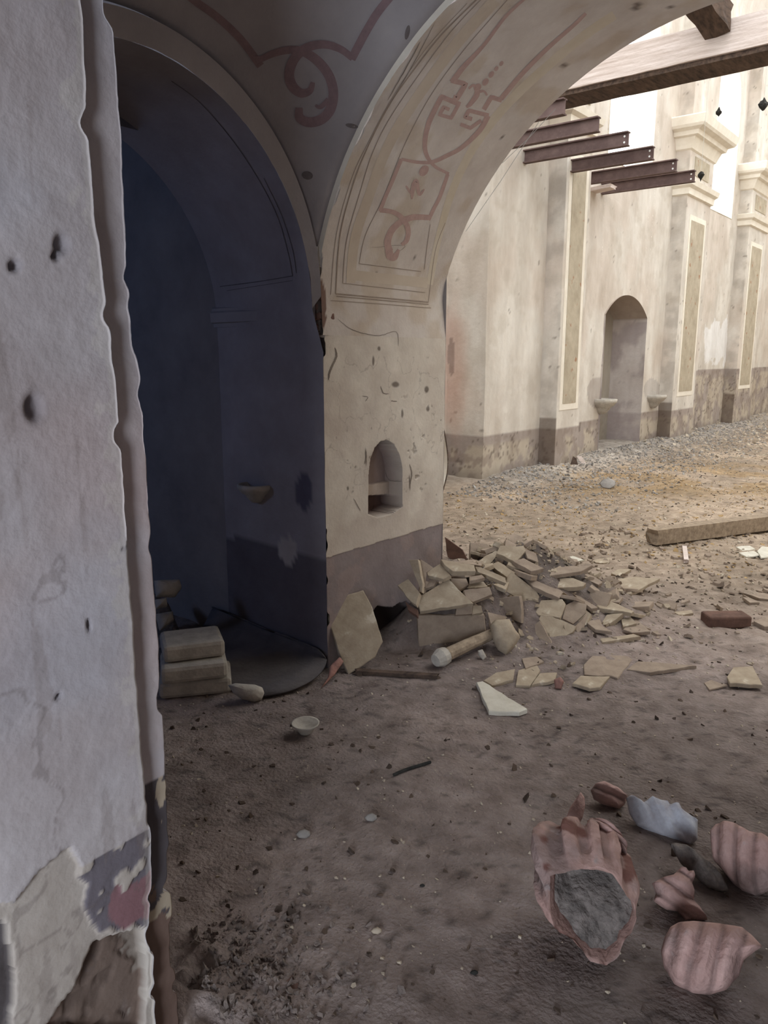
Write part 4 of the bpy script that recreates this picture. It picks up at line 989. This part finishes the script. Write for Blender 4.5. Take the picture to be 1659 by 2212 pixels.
# pale chunk, stacked slabs in the dark arch, roll, dish
rock('plaster_chunk', [(145, 560), (170, 530), (250, 525), (285, 590), (312, 622), (275, 680), (235, 718), (190, 690), (165, 640)], ZB, (235, 712), 50, 10, .06, M['tile'], 'angular pale chunk of masonry at the front foot of the heap', 'masonry chunk', rough=.006, seed=4, sharp=.3, nr=10, na=60)
rock('plaster_lump', [(1300, 915), (1335, 905), (1365, 960), (1340, 985), (1305, 950)], ZA, (1340, 980), 60, 0, .02, M['stone'], 'crumbly pale lump under the broken post', 'lump', nr=8, na=40, rough=.02)
rock('orange_lump', [(495, 850), (530, 835), (550, 860), (535, 905), (500, 900)], ZB, (520, 903), 60, 0, .02, M['pinkd'], 'orange lump of brick beside the flat paving fragments', 'brick lump', nr=8, na=40)
def slabby(name, u, v, w, d, hh, rz, z, mat, lab, cat_, bev=.012):
    c = ground(u, v) if z is None else onz(u, v, z); o = box(name, (-w / 2, 0, 0), (w / 2, d, hh), mat, None, bev); o.location = (c[0], c[1], hpt(c[0], c[1]) - .003 if z is None else z); o.rotation_euler = (0, 0, rz); tag(o, lab, cat_); return o
slabby('brick', 1578, 1358, .26, .13, .075, PSI + .05, None, TD, 'dark brick lying at the right on open floor', 'brick')
# stack of three blocks in the arch, in the half dark; another heap behind
cS = ground(420, 1497); rz = 0.95
for i, (dx, dy, w, d, lab) in enumerate([(0.00, 0.0, .34, .24, 'bottom'), (.015, -.02, .31, .24, 'middle'), (-.03, .01, .29, .24, 'top')]):
    o = box('stone_block', (-w / 2, -d / 2, 0), (w / 2, d / 2, .085), M['stone'], None, .02)
    o.location = (cS[0] + dx - .05, cS[1] + dy + .05, hpt(cS[0], cS[1]) + .0 + i * .087); o.rotation_euler = (0, 0, rz + .06 * i - .05)
    tag(o, '%s stone block of the three stacked in the dark archway' % lab, 'stone block')
rock('plaster_lump', [(640, 930), (690, 915), (830, 925), (885, 945), (900, 985), (880, 1035), (830, 1052), (740, 1030), (680, 990)], lambda x, y: (300 + x / 3.318, 1200 + y / 3.318), (830, 1050), 62, 8, .05, M['stone'], 'short pale rounded baluster piece lying in the dark archway', 'baluster', nr=10, na=60, rough=.004)
for (pl, lab, sd_) in [([(110, 180), (290, 170), (310, 230), (260, 300), (120, 300)], 'upper dim slab behind the three stacked blocks', 3), ([(110, 320), (190, 305), (200, 370), (120, 385)], 'small dim slab behind the three stacked blocks', 5), ([(115, 420), (240, 400), (250, 470), (150, 545)], 'lower dim slab behind the three stacked blocks', 7)]:
    zf = lambda x, y: (300 + x / 3.318, 1200 + y / 3.318)
    pts_ = [zf(*p) for p in pl]; An = onx(*pts_[-1], -3.45)
    rock('dim_slab', pl, zf, pl[-1], 60, 20, .05, M['stone'], lab, 'slab', nr=7, na=40, rough=.006, seed=sd_, anchor=An)
# low mound under the dim slabs
o = rock('rubble_mound', [(90, 560), (90, 260), (200, 330), (280, 520), (420, 900), (200, 960), (100, 800)], lambda x, y: (300 + x / 3.318, 1200 + y / 3.318), (300, 940), 50, 10, .1, M['greyd'], 'dark mound of rubble behind the stacked blocks', 'rubble', seed=12, rough=.02, anchor=onx(390, 1440, -3.5))
# shallow dish
c = ground(660, 1585); vs, fs = lathe([(0, 0), (.03, 0), (.036, .01), (.05, .03), (.066, .045), (.068, .052), (.06, .05), (.04, .036), (0, .03)], 32)
o = mesh('dish', np.array(vs) * .9, fs, M['stone'], smooth=True); o.location = (c[0], c[1], hpt(c[0], c[1]) + .004); tag(o, 'small round dish on the dark dirt in front of the archway', 'dish')
# dusty curved sheet
p_ = [(560, 1512), (600, 1508), (640, 1498), (680, 1480), (702, 1462), (716, 1432), (730, 1426)]
fr_ = np.array([ground(*q) for q in p_]); fr_[:, 2] += [.02, .025, .03, .04, .06, .10, .11]
fc_ = cat([tuple(q) for q in fr_], 6)
rows = []
for k in range(9):
    t = k / 8; q = fc_ + np.array([-.85, -.1, 0]) * t; q[:, 2] = fc_[:, 2] + .05 * t - .0 * t; q[:, 1] = np.minimum(q[:, 1], YF + .05 - .08); q[:, 2] += (fbm(q, 5, 2, 3) - .5) * .04 * t; rows.append(q)
sh0 = mesh('dusty_sheet', np.concatenate(rows) - fr_[0], grid_faces(9, len(fc_)), M['sheet'], smooth=True); sh0.location = fr_[0]; tag(sh0, 'stiff dusty sheet with upturned right corner on the archway floor', 'sheet')
sd = sh0.modifiers.new('s', 'SOLIDIFY'); sd.thickness = .008
rock('torn_scrap', [(1350, 900), (1370, 790), (1440, 725), (1470, 760), (1400, 860), (1290, 970)], lambda x, y: (300 + x / 3.318, 1200 + y / 3.318), (1300, 965), 50, 30, .01, M['pinkd'], 'reddish torn scrap at the upturned corner of the sheet', 'scrap', nr=7, na=40, rough=.01)

# ------------------------------------------------------------------ big broken fluted capital (hollow drum)
rimpx = [(310, 690), (380, 668), (480, 650), (600, 660), (700, 692), (770, 780), (830, 880), (850, 960), (820, 1050), (760, 1110), (740, 1170), (660, 1250), (560, 1220), (470, 1140), (400, 1060), (335, 1000), (305, 900), (300, 790)]
rp = np.array([ZCp(*p) for p in rimpx]); gl = ground(*ZCp(660, 1245)); NZ = 240
seg = np.vstack([rp, rp[:1]]); L = np.r_[0, np.cumsum(np.hypot(*np.diff(seg, axis=0).T))]; s = np.linspace(0, L[-1], NZ, endpoint=False)
ou = np.stack([np.interp(s, L, seg[:, 0]), np.interp(s, L, seg[:, 1])], -1)
vmin, vmax = ou[:, 1].min(), ou[:, 1].max()
rim = np.array([onz(a, b, .015 + .205 * ((vmax - b) / (vmax - vmin)) ** .9) for a, b in ou])
rc = rim.mean(0); away = rc - C0; away[2] = 0; away /= np.linalg.norm(away); lft = np.cross([0, 0, 1.0], away)
rows = []; dcol = []; NS = 30
jag = (fbm(rim, 22, 3, 909) - .5) * .03
for k in range(NS):
    t = k / (NS - 1); sc = 1 + .30 * sin(min(1, t * 1.5) * pi / 2) * (1 - .25 * t) - .26 * t ** 3
    q = rc + (rim - rc) * sc + away * (.235 * t + jag[:, None] * (1 - t)) + lft * (.035 * sin(t * pi * .6)) + np.array([0, 0, .012 * sin(t * pi)])
    rel = (rim - rc); ang = np.arctan2(rel[:, 2], rel @ -lft)
    wv = np.tanh(2.6 * np.sin(ang * 10 + 1.0 * t)); msk = sm(-.55, .1, np.sin(ang)) * min(1, t * 4)
    fl_ = .011 * wv * msk
    dirn = rel / np.linalg.norm(rel, axis=1)[:, None]
    q = q + dirn * (fl_ + (fbm(q, 14, 3, 44) - .5) * .022 + (fbm(q, 40, 3, 47) - .5) * .008)[:, None]
    q[:, 2] = np.maximum(q[:, 2], hgt(q[:, 0], q[:, 1]) - .004 + .0)
    cc = L3((196, 164, 155)) * (.85 + .3 * fbm(q, 20, 3, 3)[:, None]); cc = mixc(cc, sm(.45, .65, fbm(q, 10, 3, 6)) * .6, L3((152, 138, 134))); cc = cc * (1 - .35 * sm(0, -1, wv) * msk)[:, None]  # flute hollows darkened in the colour as painted shade
    cc = mixc(cc, sm(.58, .64, fbm(q, 12, 3, 90)) * .8, L3((116, 72, 62)))
    rows.append(q); dcol.append(cc)
rows = rows[::-1]; dcol = dcol[::-1]
for k in range(1, 9):     # lip and inside
    t = k / 8; q = rc + (rim - rc) * (1 - .085 * min(1, t * 2.5) - .08 * t * t) + away * (.11 * t ** 1.5) + away * (jag * (1 - t))[:, None]
    q[:, 2] = np.maximum(q[:, 2], .02); rows.append(q); dcol.append(L3((170, 140, 130)) * (.8 + .4 * fbm(q, 25, 3, 4)[:, None]))
P = np.concatenate([np.tile(rows[0].mean(0), (NZ, 1))] + rows)
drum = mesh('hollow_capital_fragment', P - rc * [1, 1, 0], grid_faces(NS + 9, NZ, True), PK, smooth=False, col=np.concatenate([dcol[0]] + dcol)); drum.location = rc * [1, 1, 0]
tag(drum, 'largest pink fluted hollow plaster fragment with its broken mouth toward the viewer', 'plaster fragment')
q = rc + (rim - rc) * .90 + away * .03; q[:, 2] = np.maximum(q[:, 2], .022); qq = []
for k in range(0, 26):
    t = k / 25; r_ = q.mean(0) + (q - q.mean(0)) * (1 - t)
    dent = .05 * sm(0, .35, t) * sm(-.1, .25, (r_[:, 2] - q[:, 2].mean()) / .2) 
    r_ = r_ + (.01 + dent + (fbm(r_, 18, 4, 17) - .5) * .05 + (fbm(r_, 60, 3, 19) - .5) * .012)[:, None] * away; r_[:, 2] = np.maximum(r_[:, 2], .02); qq.append(r_)
mesh('dirt_fill', np.concatenate(qq) - rc * [1, 1, 0], grid_faces(26, NZ, True), M['greyd'], drum, smooth=True)
fluteX = lambda per, amp, rot=0: (lambda x, y: saw(x * cos(rot) + y * sin(rot) + .5, per, amp))
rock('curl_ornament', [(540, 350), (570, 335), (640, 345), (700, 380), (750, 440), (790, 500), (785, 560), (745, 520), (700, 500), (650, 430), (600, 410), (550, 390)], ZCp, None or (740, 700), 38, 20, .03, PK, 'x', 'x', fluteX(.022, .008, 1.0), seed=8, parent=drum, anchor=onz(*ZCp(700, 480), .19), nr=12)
R1 = dict(nr=20, na=120)
rock('capital_fragment', [(405, 345), (440, 260), (500, 175), (522, 205), (528, 260), (515, 330), (470, 410), (430, 402)], ZCp, (455, 408), 58, -15, .03, PK, 'small pointed pink fragment behind the hollow one', 'plaster fragment', seed=20, rough=.006)
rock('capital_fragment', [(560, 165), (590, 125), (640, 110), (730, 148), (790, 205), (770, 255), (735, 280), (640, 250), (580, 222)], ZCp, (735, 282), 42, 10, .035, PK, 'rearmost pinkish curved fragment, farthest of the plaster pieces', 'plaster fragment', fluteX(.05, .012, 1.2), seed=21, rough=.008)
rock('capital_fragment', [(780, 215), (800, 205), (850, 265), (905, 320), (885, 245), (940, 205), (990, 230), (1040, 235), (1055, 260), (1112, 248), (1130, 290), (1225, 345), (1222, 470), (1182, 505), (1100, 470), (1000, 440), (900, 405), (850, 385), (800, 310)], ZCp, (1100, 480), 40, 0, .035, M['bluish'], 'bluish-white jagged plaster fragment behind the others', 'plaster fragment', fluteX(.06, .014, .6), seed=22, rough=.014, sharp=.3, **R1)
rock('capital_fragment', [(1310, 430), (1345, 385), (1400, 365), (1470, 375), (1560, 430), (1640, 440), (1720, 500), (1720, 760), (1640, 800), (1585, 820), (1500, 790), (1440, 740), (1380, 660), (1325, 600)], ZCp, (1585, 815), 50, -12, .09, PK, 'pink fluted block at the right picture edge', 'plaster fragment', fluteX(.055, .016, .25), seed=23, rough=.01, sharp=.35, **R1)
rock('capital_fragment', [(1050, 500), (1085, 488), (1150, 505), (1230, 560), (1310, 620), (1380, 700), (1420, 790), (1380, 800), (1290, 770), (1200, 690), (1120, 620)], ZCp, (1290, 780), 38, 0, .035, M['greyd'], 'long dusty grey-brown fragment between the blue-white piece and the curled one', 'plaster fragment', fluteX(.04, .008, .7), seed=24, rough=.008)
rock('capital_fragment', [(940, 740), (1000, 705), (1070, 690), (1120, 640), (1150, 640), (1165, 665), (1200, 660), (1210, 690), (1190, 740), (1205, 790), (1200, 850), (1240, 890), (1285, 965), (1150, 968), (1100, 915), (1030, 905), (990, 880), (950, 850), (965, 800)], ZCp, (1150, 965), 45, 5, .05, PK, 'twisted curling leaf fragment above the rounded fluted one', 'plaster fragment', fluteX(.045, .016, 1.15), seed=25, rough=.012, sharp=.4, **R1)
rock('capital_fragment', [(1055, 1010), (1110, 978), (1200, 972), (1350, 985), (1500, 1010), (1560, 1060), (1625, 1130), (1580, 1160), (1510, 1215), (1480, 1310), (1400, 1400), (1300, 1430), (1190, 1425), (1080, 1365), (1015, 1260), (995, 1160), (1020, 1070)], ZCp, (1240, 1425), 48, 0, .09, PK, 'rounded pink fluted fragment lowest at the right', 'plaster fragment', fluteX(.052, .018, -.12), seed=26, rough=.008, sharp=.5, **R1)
rock('mortar_lump', [(790, 700), (860, 760), (900, 800), (860, 850), (800, 830)], ZCp, (850, 850), 40, 0, .015, M['greyd'], 'x', 'x', seed=30, nr=8, na=40) if False else None

# ------------------------------------------------------------------ litter (stuff)
def litter(name, n, region, size, mat, lab, cat_, flat=.35, dens=None, seed=0, tint=None, thin=1.0):
    r = np.random.default_rng(seed); pts = []
    x0, x1, y0, y1 = region
    X = r.uniform(x0, x1, n * 3); Y = r.uniform(y0, y1, n * 3)
    ok = X < -.19 * Y + .12
    if dens is not None: ok &= r.random(n * 3) < dens(X, Y)
    ok &= ~((X < XP + .03) & (Y > YF - .05) & (Y < YB + .05)) & ~((X < -1.45) & (Y < 1.1))
    ok &= ~((X < XW + .05) & (Y > 8.3)) & ~((X < XQ + .05) & (((Y > p1a) & (Y < p1b)) | ((Y > p2a) & (Y < p2b))))
    X, Y = X[ok][:n], Y[ok][:n]; m = len(X); k = 5
    sz = size[0] + (size[1] - size[0]) * r.random(m) ** 2.5
    a = np.sort(r.uniform(0, 2 * pi, (m, k)), 1) * .35 + .65 * (np.arange(k) * 2 * pi / k)[None] + r.uniform(0, 6.28, (m, 1))
    rad = sz[:, None] * r.uniform(.45, 1, (m, k)); asp = r.uniform(.5, 1, (m, 1)); ro = r.uniform(0, 3.14, m)
    px, py = rad * np.cos(a), rad * np.sin(a) * asp
    tx, ty = r.normal(0, flat, (m, 1)), r.normal(0, flat, (m, 1)); th = (sz * r.uniform(.15, .5, m) * thin)[:, None]
    Hh = hgt(X, Y)[:, None]
    top = np.stack([X[:, None] + px * .85, Y[:, None] + py * .85, Hh + th + px * tx + py * ty], -1)
    bot = np.stack([X[:, None] + px, Y[:, None] + py, Hh - .002 + px * tx * .6 + py * ty * .6], -1)
    P = np.concatenate([top, bot], 1).reshape(-1, 3); fs = []
    for i in range(m):
        b = i * 10; fs.append([b + j for j in range(5)]); fs += [[b + j, b + 5 + j, b + 5 + (j + 1) % 5, b + (j + 1) % 5] for j in range(5)]
    o = mesh(name, P, fs, mat); tag(o, lab, cat_, kind='stuff'); return o
litter('plaster_chips', 3800, (-5.1, 0, 4.0, 14), (.004, .024), M['chip'], 'pale plaster chips scattered over the nave floor', 'rubble', seed=1)
litter('plaster_chips', 1000, (-5.1, 0, 13, 24), (.015, .06), M['chip'], 'pale plaster chips scattered over the far floor', 'rubble', seed=2)
litter('grey_gravel', 6500, (-5.1, -2.8, 7.5, 20), (.008, .035), M['gravel'], 'grey gravel banked along the foot of the nave wall', 'gravel', dens=lambda x, y: np.clip(1 - (x + 5.1) / 2.2, 0, 1), seed=3)
litter('pale_crumbs', 1500, (-3.2, 0, 1.0, 4.4), (.0015, .011), M['chip'], 'tiny pale crumbs on the near dirt floor', 'rubble', seed=4)
litter('dark_crumbs', 1000, (-3.2, 0, 1.0, 5.5), (.002, .024), M['leaf'], 'dark leaf bits and crumbs on the near dirt floor', 'leaf litter', seed=5, flat=.5, thin=.5)
litter('dark_crumbs', 1100, (-5.0, -.9, 4.2, 14), (.005, .026), M['leaf'], 'dark leaf bits scattered across the nave floor', 'leaf litter', seed=6, flat=.4, thin=.5)
litter('straw_bits', 1500, (-5.0, -1.2, 5.8, 10.5), (.006, .03), M['straw'], 'ochre straw and wood bits on the nave floor', 'straw', seed=7, thin=.4)
pc = onz(420, 2150)
litter('coarse_rubble', 2200, (-1.6, -.8, 1.0, 1.8), (.003, .018), M['mortar'], 'coarse crumbled mortar at the foot of the foreground pier', 'rubble', dens=lambda x, y: np.exp(-((x - pc[0]) ** 2 + (y - pc[1]) ** 2) / .06), seed=8, flat=.6)
litter('brown_shards', 450, (-3.0, -1.0, 4.1, 7.5), (.012, .05), T2, 'brown tile crumbs spread around the rubble heap', 'rubble', seed=9)
litter('heap_crumbs', 500, (-2.5, -1.5, 3.3, 5.0), (.008, .035), T1, 'crumbled tile between the heap shards', 'rubble', seed=10, flat=.5, dens=lambda x, y: np.exp(-((x + 2.35) ** 2 + (y - 4.1) ** 2) / .4))
# a few larger single bits one can point to
def bit(u, v, s, mat, lab, cat_, seed, nm):
    rock(nm, [(-1, 0), (-.6, -.7), (.2, -1), (.9, -.5), (1, .3), (.3, .9), (-.6, .7)], lambda x, y: (u + x * s, v + y * s * .7), (0, .9), 45, 0, s * .0006, mat, lab, cat_, nr=7, na=28, rough=.003, seed=seed)
bit(813, 2011, 12, M['chip'], 'single pale chip in the middle of the foreground floor', 'chip', 51, 'plaster_chip')
bit(801, 1766, 14, M['gravel'], 'bluish-grey pebble left of centre on the foreground floor', 'pebble', 52, 'pebble')
bit(655, 1802, 16, M['gravel'], 'dusty clod in the shadowed part of the floor', 'clod', 53, 'clod')
bit(1024, 2101, 9, M['dark'], 'small black bit near the bottom centre of the floor', 'pebble', 54, 'pebble')
bit(912, 1913, 6, M['dark'], 'tiny black bit left of the hollow fragment', 'pebble', 55, 'pebble')
bit(1312, 1045, 18, M['gravel'], 'blue-grey stone on the nave floor before the doorway recess', 'stone', 56, 'stone')
def shard2(pts, lab, mat, tilt, az, th=.01, name='wood_splinter', cat_='splinter'):
    shard(pts, lambda x, y: (x, y), None, tilt, az, th, mat, lab, cat_, name)
shard2([(1230, 1015), (1238, 985), (1245, 990), (1252, 1018)], 'left upright splintered board against the nave wall', M['timberd'], 70, 10)
shard2([(1245, 985), (1256, 985), (1275, 1015), (1266, 1018)], 'right splintered board leaning on the nave wall', M['timber'], 70, 10)
shard2([(612, 2126), (632, 2106), (636, 2112), (622, 2130)], 'left small red-brown dry leaf near the bottom', TD, 20, 0, .002, 'dry_leaf', 'leaf')
shard2([(622, 2132), (645, 2122), (643, 2138), (630, 2150)], 'right small red-brown dry leaf near the bottom', TD, 25, 10, .002, 'dry_leaf', 'leaf')
a = [ground(*q) + [0, 0, .008] for q in [(850, 1678), (872, 1668), (890, 1662), (930, 1650)]]
o = tube('twig', a, .006, M['dark'], 6); tag(o, 'dark crooked twig on the floor in the middle', 'twig')
